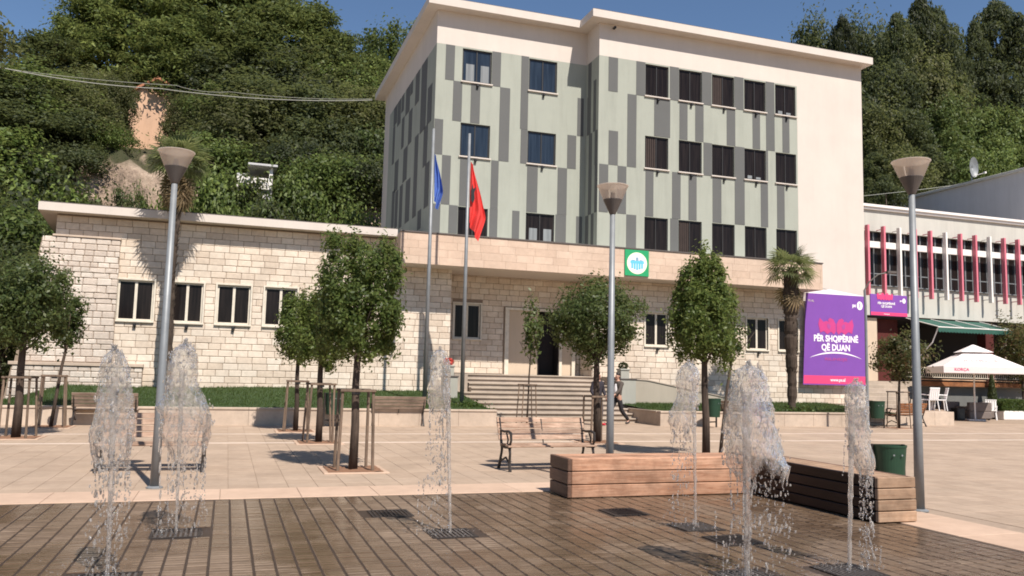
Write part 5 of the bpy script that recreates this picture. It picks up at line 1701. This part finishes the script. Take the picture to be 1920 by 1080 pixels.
for pbx, fm, lab in ((pb, M['hill_dark'], 'small dark shrub in the planter right of the entrance steps'), (pa, M['flower'], 'small red flowers in the planter behind the flagpole')):
    l = pbx.location
    t = thing('potted_plant', lab, 'plant', (l.x, l.y, l.z+.36))
    r = np.random.default_rng(6)
    c = sphere(260, r)*[.17, .17, .13]+[0, 0, .10]
    put('foliage', np_mesh('foliage', leaf_quads(c, c+r.normal(size=c.shape)*.3, .09, r), 4, fm), t)

# ------------------------------------------------------------------ hillside trees
def hill_tree_meshes():
    out = {}
    def pine(seed, mat, n=13500, L=.36, zlo=2.4, nl=25):
        """airy tree: flat feathery pads carried on separate spreading limbs, unit tree: height 10, radius ~3"""
        r = np.random.default_rng(seed); rr = random.Random(seed)
        b = MB(); b.tube([(0, 0, -1.5), (.12, 0, 3), (-.12, .1, 6), (.05, 0, 9.4)], [.24, .19, .12, .03], 7)
        cc = []
        for k in range(nl):
            z = zlo+(9.5-zlo)*(k/(nl-1)); a = k*2.4+rr.uniform(-.4, .4)
            rad = 3.2*min(1, .6+(z-zlo)*.25)*(1-max(0, z-6.6)/4.6)*rr.uniform(.7, 1.1)
            tip = (rad*math.cos(a), rad*math.sin(a), z+.5+rr.uniform(-.2, .3))
            mid = (tip[0]*.5, tip[1]*.5, z+.25)
            b.tube([(0, 0, z-.4), mid, tip], [.075, .05, .015], 5)
            for q in range(4):
                u = .4+.6*(q+rr.random())/4
                cc.append((tip[0]*u+rr.gauss(0, .22), tip[1]*u+rr.gauss(0, .22), z+.45*u+rr.gauss(0, .12)+.12, rr.uniform(.50, .95)))
        for q in range(9): cc.append((rr.gauss(0, 1.0), rr.gauss(0, 1.0), 8.9+rr.uniform(0, 1.0), .6))
        cc = np.array(cc)
        k = r.integers(0, len(cc), n)
        p = cc[k, :3]+r.normal(size=(n, 3))*cc[k, 3][:, None]*np.array([.66, .66, .34])
        nrm = r.normal(size=(n, 3))*.8+np.array([0, 0, .8])
        return np_mesh('crown', leaf_quads(p, nrm, L, r, .34), 4, mat), b.mesh('trunk', M['hillbark'], True)
    def dpine(seed, mat, n=15000, L=.28):
        """rounded conical pine of billowing tufts"""
        r = np.random.default_rng(seed); cc = []
        for k in range(130):
            z = 2.0+8.0*r.random()**.95; u = (z-2.0)/8.0
            rad = 3.0*(1-u**3.0)**.62*min(1, .6+u*2)*(.85+.3*math.sin(u*19+seed)); a = r.uniform(0, 2*PI); q = rad*(.55+.45*r.random())
            cc.append((q*math.cos(a), q*math.sin(a), z, r.uniform(.35, .62)))
        cc.append((0, 0, 10.0, .3)); cc.append((0, .2, 9.5, .4)); cc = np.array(cc)
        k = r.integers(0, len(cc), n); d = sphere(n, r)*(r.uniform(.55, 1, n)**.5)[:, None]
        p = cc[k, :3]+d*cc[k, 3][:, None]*np.array([1.35, 1.35, 1.0]); nrm = d+r.normal(size=(n, 3))*.55
        cm = np_mesh('crown', leaf_quads(p, nrm, L, r, .36), 4, mat)
        b = MB(); b.tube([(0, 0, -1.5), (.1, 0, 3), (-.1, .1, 6), (0, 0, 9.6)], [.24, .2, .13, .03], 7)
        return cm, b.mesh('trunk', M['hillbark'], True)
    def broad(seed, mat, rx=3.2, rz=4.3, zc=5.5, n=12500, L=.33, ncl=85, cs=.15, asp=.5):
        cm = clumped_crown('crown', seed, rx, rx, rz, zc, n, L, mat, ncl, cs, 2.2, asp, .25, .16, .85)
        q_ = (zc+rz*.35)/7.5; b = MB(); b.tube([(0, 0, -1.5), (.1, 0, 2*q_), (0, .15, 4.7*q_), (0, 0, 7.2*q_)], [.28, .22, .15, .04], 7)
        rr = random.Random(seed)
        for i in range(9):
            a = rr.uniform(0, 2*PI); q = rr.uniform(1.2, 2.6); h = rr.uniform(2.5, 5)
            b.tube([(0, 0, h*q_), (q*.5*math.cos(a)*q_, q*.5*math.sin(a)*q_, (h+.9)*q_), (q*math.cos(a)*q_, q*math.sin(a)*q_, (h+2.0)*q_)], [.11, .07, .02], 5)
        return cm, b.mesh('trunk', M['hillbark'], True)
    out['apine'] = [pine(s, M['hill_pine'], 7600, .36, 4.6, 20) for s in (41, 42)]
    out['pine'] = [pine(s, M['hill_pine']) for s in (1, 2, 3)]
    out['dpine'] = [dpine(s, M['hill_dark']) for s in (4, 5, 6)]
    out['broad'] = [broad(s, M['hill_broad']) for s in (7, 8, 9)]
    out['olive'] = [broad(s, M['hill_olive'], 2.9, 4.1) for s in (10, 11)]
    out['dark'] = [broad(s, M['hill_dark'], 3.0, 4.3) for s in (12, 13)]
    out['bush'] = [broad(s, M['hill_broad'], 2.3, 1.7, 1.5, 7500, .24, 60, .20) for s in (14, 15, 16)]
    out['bushd'] = [broad(s, M['hill_dark'], 2.3, 1.8, 1.6, 7500, .25, 60, .20) for s in (17, 18)]
    return out
HT = hill_tree_meshes()
TOPZ = {'pine': 10.4, 'apine': 10.2, 'dpine': 10.4, 'broad': 10.0, 'olive': 9.6, 'dark': 10.2, 'bush': 3.4, 'bushd': 3.5}
KNAME = {'apine': ('pine_tree', 'pine'), 'pine': ('pine_tree', 'pine'), 'dpine': ('pine_tree', 'pine'), 'broad': ('broadleaf_tree', 'tree'), 'olive': ('broadleaf_tree', 'tree'), 'dark': ('broadleaf_tree', 'tree'), 'bush': ('hill_bush', 'bush'), 'bushd': ('hill_bush', 'bush')}
rh = random.Random(77)
cnt = {}
def hill_plant(kind, px, py, Y, wid, label, group, hmin=None):
    """a tree whose top is seen near photo pixel px,py and which stands on the hillside at y=Y"""
    p = at(px, py, Y)
    zb = hill(p.x, Y)
    H = p.z-zb
    if kind.startswith('bush'): H = min(max(H, 1.8), 5.5)
    else: H = max(H, 4.5)
    wid *= .86 if not kind.startswith('bush') and kind != 'dpine' else 1.0
    k = cnt.get(kind, 0); cnt[kind] = k+1
    cm, tm = HT[kind][k % len(HT[kind])]
    nm, cat = KNAME[kind]
    o = thing(nm, label, cat, (p.x, Y, zb), group, rh.uniform(0, 6.28))
    sz = H/TOPZ[kind]
    base = 3.1 if not kind.startswith('bush') else 2.4
    sx = wid/base
    put('crown', cm, o, None, None, (sx*rh.uniform(.92, 1.08), sx*rh.uniform(.92, 1.08), sz))
    put('trunk', tm, o, None, None, (sx*.9, sx*.9, sz))
    o['px'] = px
    return o
ROWS = {}
def row(key, phrase, o):
    ROWS.setdefault((key, phrase), []).append(o)
G1 = 'feathery trees on the left skyline'
L1 = 'tall feathery pine among those forming the left skyline of the wooded hill'
for q in [(128, 48, 74, 3.6), (178, 5, 77, 4.4), (235, -40, 79, 5.0), (300, -45, 73, 5.2), (375, -55, 79, 5.4), (440, -50, 71, 5.2), (510, -15, 77, 5.4), (575, 12, 73, 5.0), (635, 58, 76, 4.2),
          (330, 45, 68, 4.2), (470, 55, 67, 4.6), (600, 95, 67, 4.0)]:
    row('a', 'tall airy trees in the left skyline %s row' % ('front' if q[2] <= 71 else 'back'), hill_plant('apine' if q[0] < 240 else 'pine', *q, L1, G1))
hill_plant('apine', 86, 66, 70, 3.4, 'outermost left pine on the skyline, standing apart with sky beside it', None)
hill_plant('broad', 752, 42, 82, 4.4, 'rounded tree rising beside the roof corner of the office block', None)
hill_plant('pine', 708, 112, 74, 3.0, 'lower tree in the sky gap left of the office block roof', None)
hill_plant('broad', 800, 60, 86, 4.0, 'tree mostly hidden behind the roof corner of the office block', None)
G2 = 'woods on the left slope'
L2 = 'green broadleaf tree within the dense woods of the left slope'
for q in [(415, 165, 61, 2.4), (450, 170, 59, 3.6), (500, 150, 62, 3.8), (560, 160, 60, 3.6), (620, 150, 63, 3.6), (670, 175, 59, 3.2), (705, 185, 62, 3.0), (420, 110, 66, 3.6), (590, 110, 67, 3.8), (650, 120, 66, 3.2),
          (350, 95, 69, 3.4), (500, 95, 66, 3.6), (690, 150, 68, 3.2)]:
    row('b', '%s trees in the %s row of left woods' % (('green', 'nearer') if q[2] < 61.5 else ('green', 'farther')), hill_plant('olive' if q[0] in (450, 590, 670, 705) else 'broad' if q[0] % 20 else 'dark', *q, L2, G2))
L3 = 'dark tree in the woods at the far left below the sky gap'
G3 = 'trees at the far left'
for q in [(-20, 120, 58, 3.6), (38, 148, 60, 3.2), (78, 160, 62, 3.0), (10, 190, 55, 3.4), (60, 205, 56, 3.2), (-30, 230, 50, 3.4), (105, 215, 60, 2.8), (-60, 150, 60, 4)]:
    row('c', 'trees below the sky gap at the far left', hill_plant('dark' if q[0] % 3 else 'broad', *q, L3, G3))
L4 = 'dark tree crowding round the apricot hillside house'
G4 = 'trees round the hillside house'
for q in [(150, 165, 62, 2.4), (180, 190, 60.5, 1.6), (120, 235, 57, 2.6), (392, 205, 62, 1.6), (346, 232, 62.5, 1.6), (222, 262, 58, 1.2), (405, 235, 58, 1.8), (150, 250, 56, 2.4), (262, 120, 74, 2.6), (172, 205, 59, 2.0)]:
    row('d', 'trees %s the apricot hillside house' % ('behind' if q[2] > 66 else 'crowding in front of'), hill_plant('dark' if q[0] % 2 else 'olive', *q, L4, G4))
L5 = 'leafy bush on the rocky bank above the low stone wing roof'
G5 = 'bushes above the low wing roof'
for q in [(20, 300, 50, 3.0), (75, 290, 50, 3.0), (-30, 330, 47, 3.2), (30, 370, 46, 2.6), (85, 345, 47.5, 2.4), (118, 352, 48, 1.4), (138, 312, 53, 1.7), (262, 352, 50.5, .9), (385, 320, 51, 2.2), (425, 325, 52.5, 2.0), (450, 345, 51, 2.2), (500, 352, 50.5, 2.4), (545, 325, 51.5, 2.4),
          (590, 300, 53, 2.6), (640, 290, 53, 2.6), (690, 300, 53, 2.4), (410, 370, 48, 1.8), (470, 380, 48, 1.8), (525, 385, 48, 2.0), (585, 375, 49, 2.2), (640, 380, 49, 2.0), (695, 385, 48, 2.0), (350, 385, 47.5, 1.3), (240, 372, 48.5, 1.2),
          (400, 255, 56, 2.6), (540, 265, 56, 2.4), (600, 240, 57, 2.6), (660, 235, 57, 2.6), (700, 245, 57, 2.4), (200, 296, 55, 1.3), (90, 260, 55, 2.6), (45, 265, 54, 2.6)]:
    row('e', 'bushes, %s row, above the stone wing roof' % ('front' if q[2] < 49.5 else 'middle' if q[2] < 52.4 else 'back' if q[2] < 55.5 else 'highest'), hill_plant('bush' if (q[0] // 5) % 3 else 'bushd', *q, L5, G5))
hill_plant('broad', 10, 395, 38.0, 1.9, 'pale green tree beside the left end of the low stone wing', None) if False else None
def flat_tree(kind, x, y, H, wid, label, group=None):
    k = cnt.get(kind, 0); cnt[kind] = k+1
    cm, tm = HT[kind][k % len(HT[kind])]
    nm, cat = KNAME[kind]
    o = thing(nm, label, cat, (x, y, 0), group, rh.uniform(0, 6.28))
    put('crown', cm, o, None, None, (wid/3.1, wid/3.1, H/TOPZ[kind])); put('trunk', tm, o, None, None, (wid/3.4, wid/3.4, H/TOPZ[kind]))
p = at(30, 400, 36); flat_tree('broad', p.x, 36, p.z, 1.9, 'bright green tree just left of the low stone wing roof end')
p = at(-40, 360, 37); flat_tree('broad', p.x, 37, p.z, 2.2, 'green tree at the left edge of the picture beyond the stone wing')
p = at(20, 460, 33); flat_tree('dark', p.x, 33, p.z, 1.4, 'small dark tree behind the large rounded tree at the far left')
p = at(-52, 72, 22)
t = thing('broadleaf_tree', 'loose tree whose twigs just enter the top left corner of the picture', 'tree', (p.x-.9, 22, 0))
put('crown', clumped_crown('crown', 61, .85, .85, .75, p.z, 2600, .14, M['hill_olive'], 40, .2, 2.0, rough=.25), t, (.9, 0, 0))
b = MB(); b.tube([(0, 0, 0), (.1, 0, p.z*.5), (.5, 0, p.z*.85), (.9, 0, p.z+.2)], [.14, .11, .07, .02], 8); b.build('trunk', M['bark'], t, smooth=True)
G6 = 'dark pines on the right skyline'
L6 = 'tall dark pine among those forming the right skyline behind the office block'
for q in [(1577, 28, 80, 2.4), (1682, 22, 72, 3.8), (1725, -6, 74, 4.4), (1755, 12, 77, 4.0), (1782, 62, 73, 2.6), (1826, 36, 76, 2.8), (1866, 0, 76, 4.2), (1908, 22, 73, 3.8), (1960, 25, 72, 3.6), (2010, 20, 76, 5)]:
    row('f', 'dark pines, %s row, on the right skyline' % ('front' if q[2] < 79 else 'back'), hill_plant('dpine', *q, L6, G6))
for q in [(1510, 42, 84, 4.0), (1548, 48, 86, 4.0), (1600, 46, 83, 4.2), (1642, 48, 80, 3.8)]:
    row('i', 'rounded dark trees showing over the office roof at right', hill_plant('dark', *q, L6, 'rounded dark trees over the roof'))
hill_plant('dpine', 1800, 95, 76, 2.4, 'lower pine in the dip of the right skyline', None)
L7 = 'dark tree within the shaded woods behind the fin-fronted building'
G7 = 'shaded woods on the right slope'
for q in [(1635, 130, 66, 3.4), (1680, 110, 67, 3.8), (1735, 110, 68, 3.8), (1650, 215, 60, 3.0), (1700, 205, 60, 3.2), (1640, 285, 55, 2.4), (1690, 290, 54, 2.6), (1740, 270, 57, 2.8), (1660, 330, 50, 2.2), (1800, 140, 69, 3.6), (1860, 110, 69, 3.8), (1910, 120, 68, 4), (1950, 130, 68, 4), (1620, 190, 62, 3)]:
    row('g', 'shaded trees, %s row, behind the fin-fronted building' % ('lower' if q[2] < 61 else 'upper'), hill_plant('olive' if q[0] in (1650, 1690, 1735) else 'dpine' if q[0] % 20 == 0 else 'dark', *q, L7, G7))
L8 = 'light green leafy tree on the right slope above the grey hall'
G8 = 'light green trees above the grey hall'
for q in [(1770, 195, 62, 3.2), (1815, 205, 61, 3.4), (1865, 195, 62, 3.6), (1915, 215, 61, 3.6), (1790, 250, 57, 2.8), (1850, 255, 58, 3.0), (1905, 270, 58, 3.0), (1745, 215, 63, 2.8), (1950, 240, 59, 3.4)]:
    row('h', 'light green trees, %s row, above the grey hall' % ('lower' if q[2] < 60 else 'upper'), hill_plant('broad', *q, L8, G8))
ORD = 'first second third fourth fifth sixth seventh eighth ninth tenth eleventh twelfth thirteenth fourteenth fifteenth sixteenth'.split()
for (key, phrase), L_ in ROWS.items():
    L_.sort(key=lambda o: o['px'])
    for k, o in enumerate(L_):
        o['label'] = '%s from left of the %s' % (ORD[k], phrase)
for o in bpy.data.objects:
    if 'px' in o: del o['px']

# ================================================================== FOUNTAIN JETS
rw = random.Random(5)
def ico(b, c, r, st=(1, 1, 1), tilt=0.0, seg=6):
    """small ellipsoid of a drop"""
    rings = 4
    vs = [(c[0], c[1], c[2]-r*st[2])]
    for i in range(1, rings):
        t = PI*i/rings; z = -math.cos(t); q = math.sin(t)
        for k in range(seg):
            a = 2*PI*k/seg+i*.5
            vs.append((c[0]+r*st[0]*q*math.cos(a)+tilt*z*r*st[2], c[1]+r*st[1]*q*math.sin(a), c[2]+r*st[2]*z))
    vs.append((c[0], c[1], c[2]+r*st[2]))
    fs = [(0, 1+(k+1) % seg, 1+k) for k in range(seg)]
    for i in range(rings-2):
        for k in range(seg):
            a = 1+i*seg; fs.append((a+k, a+(k+1) % seg, a+seg+(k+1) % seg, a+seg+k))
    n = len(vs)-1; a = 1+(rings-2)*seg
    fs += [(a+k, a+(k+1) % seg, n) for k in range(seg)]
    b.add(vs, fs)
def jet(label, key, outline, col, base_y, cw, drops, strands, seed, splash=True):
    """outline: (photo y, x left, x right) of the falling crown of water; col: photo x of the rising stem top"""
    X, Y = drains[key]
    r = random.Random(seed)
    t = thing('water_jet', label, 'water jet', (X, Y, 0), 'jets of the plaza fountain', world=True)
    ztop = at(outline[0][1], outline[0][0], Y).z
    rowsO = []
    for (py, xl, xr) in outline:
        a, c = at(xl, py, Y), at(xr, py, Y)
        rowsO.append(((a.x+c.x)/2, (a.z+c.z)/2, (c.x-a.x)/2))
    rowsO.sort(key=lambda q: -q[1])
    zs = [q[1] for q in rowsO]
    def prof(z):
        if z >= zs[0]: return rowsO[0][0], 0.02
        for (x0, z0, w0), (x1, z1, w1) in zip(rowsO, rowsO[1:]):
            if z1 <= z <= z0:
                u = (z0-z)/(z0-z1+1e-6); return x0+(x1-x0)*u, w0+(w1-w0)*u
        return rowsO[-1][0], rowsO[-1][2]
    # rising stem
    b = MB(); pts = []; rad = []
    zt = zs[0]-(zs[0]-zs[-1])*.25
    xt = prof(zt)[0]
    n = 40
    for k in range(n+1):
        u = k/n; z = u*zt
        sc = at(col[0], col[1], Y).x
        x = X+(sc-X)*u
        pts.append((x+.006*mnoise.noise(Vector((seed, z*9, 0))), Y+.006*mnoise.noise(Vector((seed+9, z*9, 3))), z))
        rad.append(cw*(0.95+.9*u**2)*(1+.45*mnoise.noise(Vector((seed*3, z*16, 5)))))
    b.tube(pts, rad, 9)
    b.build('stem', M['waterjet'], t, smooth=True)
    # falling crown: lumpy hull with ragged lower rim
    b = MB(); nz, na = 44, 40
    zb = zs[-1]
    for j in range(nz+1):
        v = (j/nz)**1.35
        for k in range(na):
            a = 2*PI*k/na
            rag = mnoise.noise(Vector((math.cos(a)*2.2+seed, math.sin(a)*2.2, 7)))*.30+mnoise.noise(Vector((math.cos(a)*6+seed, math.sin(a)*6, 17)))*.22
            z = zs[0]-(zs[0]-zb)*v*(1+rag*v)
            cx, w = prof(min(max(z, zb+1e-4), zs[0]-1e-4))
            w *= min(1.0, .12+(v/.07)**.5) if v < .07 else 1.0
            if j == 0: w = 0.012
            q = Vector((math.cos(a)*1.6+seed, math.sin(a)*1.6, z*5.0))
            m_ = 1+.26*mnoise.noise(q)+.17*mnoise.noise(q*2.7)+.10*mnoise.noise(q*6.5)
            b.v.append((cx+w*m_*math.cos(a), Y+w*.75*m_*math.sin(a), z+(.015*mnoise.noise(q*3) if j else 0)))
    for j in range(nz):
        for k in range(na):
            b.f.append((j*na+k, j*na+(k+1) % na, (j+1)*na+(k+1) % na, (j+1)*na+k)); b.mi.append(0)
    b.f.append(tuple(range(na))); b.mi.append(0)
    b.build('crown', M['water'], t, smooth=True)
    # strands and drops falling out of it
    b = MB()
    for (px, y0, y1) in strands:
        p0, p1 = at(px+r.uniform(-3, 3), y0, Y), at(px+r.uniform(-6, 6), y1, Y)
        dy = r.uniform(-.1, .1); u = 0.0
        while u < 1.0:      # a falling string of water broken into lengths
            ln = r.uniform(.02, .11)*(1-.5*u); p = p0.lerp(p1, min(1, u+ln/2))
            hz = (p0.z-p1.z)*ln
            ico(b, (p.x+.014*mnoise.noise(Vector((px, u*6, 0))), Y+dy+.012*mnoise.noise(Vector((px, u*6, 9))), max(p.z, .02)), max(.004, r.uniform(.006, .012)*(1-.45*u)),
                (1, 1, max(1.0, hz*.55/.009)), r.uniform(-.06, .06), 6)
            u += ln+r.choice([0, 0, .01, .03, .06])
    if strands: b.build('strands', M['waterjet'], t, smooth=True)['kind'] = 'stuff'
    b = MB()
    for k in range(drops*2):
        z = zs[0]*(r.random()**0.8)*1.02
        cx, w = prof(min(max(z, zb), zs[0]))
        if z < zb: w = rowsO[-1][2]*(1+.35*(zb-z)); 
        a = r.uniform(0, 2*PI); q = w*(r.random()**.5)*1.15
        fast = .7+1.6*r.random()
        rr = r.choice([.002, .003, .004, .005, .006, .010])*r.uniform(.7, 1.3)
        ico(b, (cx+q*math.cos(a), Y+q*.9*math.sin(a), max(.01, z)), rr, (1, 1, fast*1.3), r.uniform(-.4, .4))
    b.build('drops', M['drop'], t, smooth=True)['kind'] = 'stuff'
    if splash:
        b = MB()
        for k in range(230):
            a = r.uniform(0, 2*PI); q = abs(r.gauss(0, .22)); h = abs(r.gauss(0, .09))*math.exp(-q*2.5)
            ico(b, (X-.14+q*math.cos(a)*1.5, Y+q*math.sin(a), .006+h), r.choice([.002, .003, .004, .006])*r.uniform(.7, 1.3), (1.1, 1.1, 1.0), 0, 5)
        b.build('splash', M['mist'], t, smooth=True)['kind'] = 'stuff'
jet('broad water jet at the far left, in front of the far left bench', 'A',
    [(655, 206, 224), (668, 196, 234), (690, 189, 241), (740, 183, 246), (790, 176, 248), (830, 171, 247), (862, 176, 243)], (214, 720), 1080, .017, 420,
    [(176, 850, 965), (184, 860, 1010), (205, 840, 1080), (212, 840, 1085), (232, 850, 1000), (246, 800, 985), (240, 860, 960), (222, 860, 1085), (190, 850, 990)], 1)
jet('widest ragged water jet, second from the left beside the left lamp post', 'B',
    [(642, 338, 360), (660, 318, 366), (700, 312, 371), (735, 306, 378), (765, 299, 400), (800, 302, 398), (835, 312, 388), (852, 318, 384)], (340, 720), 1000, .015, 520,
    [(297, 800, 1060), (303, 840, 1075), (318, 830, 985), (334, 830, 995), (346, 840, 985), (372, 830, 960), (384, 830, 975), (294, 950, 1078), (325, 850, 960)], 2)
jet('slender middle water jet with a small grey head in front of the flagpoles', 'C',
    [(656, 814, 836), (672, 810, 840), (700, 807, 842), (730, 804, 843), (755, 803, 843), (772, 806, 842)], (838, 720), 1000, .017, 330,
    [(806, 760, 850), (815, 765, 880), (823, 768, 840), (833, 770, 900), (782, 900, 1000), (800, 900, 985)], 3)
jet('water jet with a twisted head in front of the timber bench', 'D',
    [(679, 1284, 1298), (690, 1276, 1306), (712, 1271, 1309), (738, 1274, 1307), (765, 1264, 1306), (790, 1259, 1303), (803, 1262, 1299)], (1301, 760), 990, .015, 300,
    [(1264, 790, 860), (1275, 795, 900), (1290, 795, 870), (1268, 930, 985)], 4)
jet('tallest broad glassy water jet in front of the bench corner', 'E',
    [(685, 1388, 1420), (697, 1381, 1428), (725, 1376, 1434), (765, 1367, 1441), (805, 1362, 1448), (845, 1364, 1462), (872, 1372, 1470), (888, 1382, 1466)], (1400, 760), 1085, .026, 560,
    [(1376, 880, 960), (1385, 870, 1000), (1412, 880, 985), (1430, 880, 930), (1452, 880, 925), (1461, 880, 918), (1354, 960, 1060), (1362, 975, 1040), (1347, 1010, 1070), (1392, 880, 1085), (1402, 900, 1085)], 5)
jet('rightmost narrow water jet in front of the dark side of the timber bench', 'F',
    [(716, 1594, 1616), (728, 1588, 1621), (760, 1587, 1623), (800, 1590, 1626), (840, 1596, 1631), (870, 1606, 1637), (890, 1614, 1633)], (1598, 800), 1075, .018, 360,
    [(1622, 885, 945), (1628, 885, 930), (1608, 870, 910), (1590, 800, 900), (1630, 1000, 1060), (1640, 1020, 1070)], 6)

# ================================================================== PEOPLE
def skin_mesh(name, verts, edges, radii, mat, parent, sub=2, root=0):
    me = bpy.data.meshes.new(name)
    me.from_pydata(verts, edges, [])
    me.materials.append(mat)
    o = put(name, me, parent)
    o.modifiers.new('skin', 'SKIN')
    sv = me.skin_vertices[0].data
    for i, r in enumerate(radii):
        sv[i].radius = (r, r) if isinstance(r, (int, float)) else r
        sv[i].use_root = (i == root)
    o.modifiers['skin'].use_smooth_shade = True
    ss = o.modifiers.new('sub', 'SUBSURF'); ss.levels = sub; ss.render_levels = sub
    dg = bpy.context.evaluated_depsgraph_get()
    ev = bpy.data.meshes.new_from_object(o.evaluated_get(dg))
    o.modifiers.clear(); o.data = ev
    for p in ev.polygons: p.use_smooth = True
    if not ev.materials: ev.materials.append(mat)
    return o
def person(label, x, y, rz, legs, arms, top_m, leg_m, shoe_m, shirt=None):
    """legs: per side (hip, knee, ankle) offsets; arms: per side (shoulder, elbow, wrist)"""
    t = thing('person', label, 'person', (x, y, 0), None, rz)
    V = [(0, 0, .95), (0, 0, 1.10), (0, .01, 1.28), (0, .01, 1.42), (0, -.005, 1.50), (0, -.015, 1.56), (0, -.02, 1.62), (0, -.015, 1.69)]
    E = [(i, i+1) for i in range(7)]
    Rr = [(.14, .10), (.13, .095), (.155, .105), (.12, .085), .052, .062, .082, .07]
    for s in (0, 1):
        b0 = len(V); V += [legs[s][0], legs[s][1], legs[s][2], legs[s][3]]
        E += [(0, b0), (b0, b0+1), (b0+1, b0+2), (b0+2, b0+3)]; Rr += [.085, .058, .04, .035]
        b0 = len(V); V += list(arms[s]); E += [(3, b0), (b0, b0+1), (b0+1, b0+2), (b0+2, b0+3)]; Rr += [.058, .042, .030, .026]
        h = arms[s][3]
        for k in range(5):      # fingers
            a = len(V); dx = (-.03+.015*k) if k < 4 else 0.04
            V += [(h[0], h[1]+dx, h[2]-.04), (h[0]+.008, h[1]+dx*1.1, h[2]-(.085 if k < 4 else .055))]
            E += [(b0+3, a), (a, a+1)]; Rr += [.010, .008]
    skin_mesh('body', V, E, Rr, M['skin'], t, 1)
    # clothes
    V = [(0, 0, .88), (0, 0, 1.05), (0, .01, 1.25), (0, .01, 1.40), (0, .0, 1.47)]
    E = [(0, 1), (1, 2), (2, 3), (3, 4)]; Rr = [(.165, .125), (.16, .12), (.185, .13), (.15, .11), .075]
    for s in (0, 1):
        b0 = len(V); a = arms[s]; w = Vector(a[1]).lerp(Vector(a[2]), .92)
        V += [a[0], a[1], tuple(w)]; E += [(3, b0), (b0, b0+1), (b0+1, b0+2)]; Rr += [.078, .060, .046]
    skin_mesh('jacket', V, E, Rr, top_m, t, 1)
    V = [(0, 0, 1.0), (0, 0, .92)]; E = [(0, 1)]; Rr = [(.15, .115), (.16, .12)]
    for s in (0, 1):
        b0 = len(V); l = legs[s]
        V += [l[0], l[1], l[2]]; E += [(1, b0), (b0, b0+1), (b0+1, b0+2)]; Rr += [.10, .075, .058]
    skin_mesh('trousers', V, E, Rr, leg_m, t, 1)
    for s in (0, 1):
        a, f = legs[s][2], legs[s][3]
        skin_mesh('shoe', [(a[0], a[1]+.03, max(.04, a[2]-.04)), (a[0], (a[1]+f[1])/2, max(.04, f[2])), (f[0], f[1]-.06, max(.035, f[2]-.005))], [(0, 1), (1, 2)], [.045, .045, .036], shoe_m, t, 1)
    skin_mesh('hair', [(0, .03, 1.60), (0, .025, 1.68), (0, -.02, 1.735), (0, -.075, 1.715)], [(0, 1), (1, 2), (2, 3)], [.070, .085, .070, .035], M['hair'], t, 1)
    b = MB()
    for s in (-1, 1): ico(b, (s*.032, -.098, 1.645), .012, (1.2, .6, .8))
    b.build('eyes', M['black'], t)
    b = MB(); b.tube([(0, -.09, 1.64), (0, -.118, 1.60), (0, -.095, 1.592)], [.010, .014, .010], 6); b.build('nose', M['skin'], t, smooth=True)
    b = MB(); b.tube([(-.025, -.092, 1.565), (0, -.100, 1.563), (.025, -.092, 1.565)], [.004, .007, .004], 6); b.build('mouth', M['print_red'], t, smooth=True)
    b = MB()
    for s in (-1, 1): ico(b, (s*.086, .0, 1.63), .024, (.5, 1, 1.4))
    b.build('ears', M['skin'], t, smooth=True)
    if shirt:
        skin_mesh('shirt_front', [(0, -.055, .98), (0, -.065, 1.2), (0, -.05, 1.40)], [(0, 1), (1, 2)], [(.10, .09), (.105, .09), (.06, .06)], shirt, t, 1)
    return t
person('person in dark top, grey trousers and red shoes behind the bushy tree trunk', 11.70, 25.45, R(20),
       [[(-.09, 0, .88), (-.11, -.02, .48), (-.12, .02, .09), (-.13, -.15, .045)], [(.09, 0, .88), (.12, -.05, .48), (.14, .0, .09), (.16, -.17, .045)]],
       [[(-.19, .01, 1.40), (-.27, .05, 1.14), (-.22, -.10, .93), (-.21, -.14, .86)], [(.19, .01, 1.40), (.28, .03, 1.14), (.24, -.14, .95), (.23, -.18, .88)]],
       M['cl_dark'], M['cl_grey'], M['red_shoe'])
person('person in an olive-brown jacket striding left behind the mid lamp post', 12.55, 25.7, R(-75),
       [[(-.09, 0, .88), (-.09, -.22, .50), (-.09, -.33, .10), (-.09, -.50, .05)], [(.09, 0, .88), (.09, .10, .48), (.09, .42, .16), (.09, .33, .07)]],
       [[(-.19, .01, 1.40), (-.25, .18, 1.16), (-.23, .10, .93), (-.22, .06, .87)], [(.19, .01, 1.40), (.25, -.14, 1.17), (.23, -.33, 1.02), (.22, -.39, .98)]],
       M['cl_brown'], M['cl_black'], M['black'], M['cl_white'])

for o in bpy.data.objects:
    if '_o' in o: del o['_o']
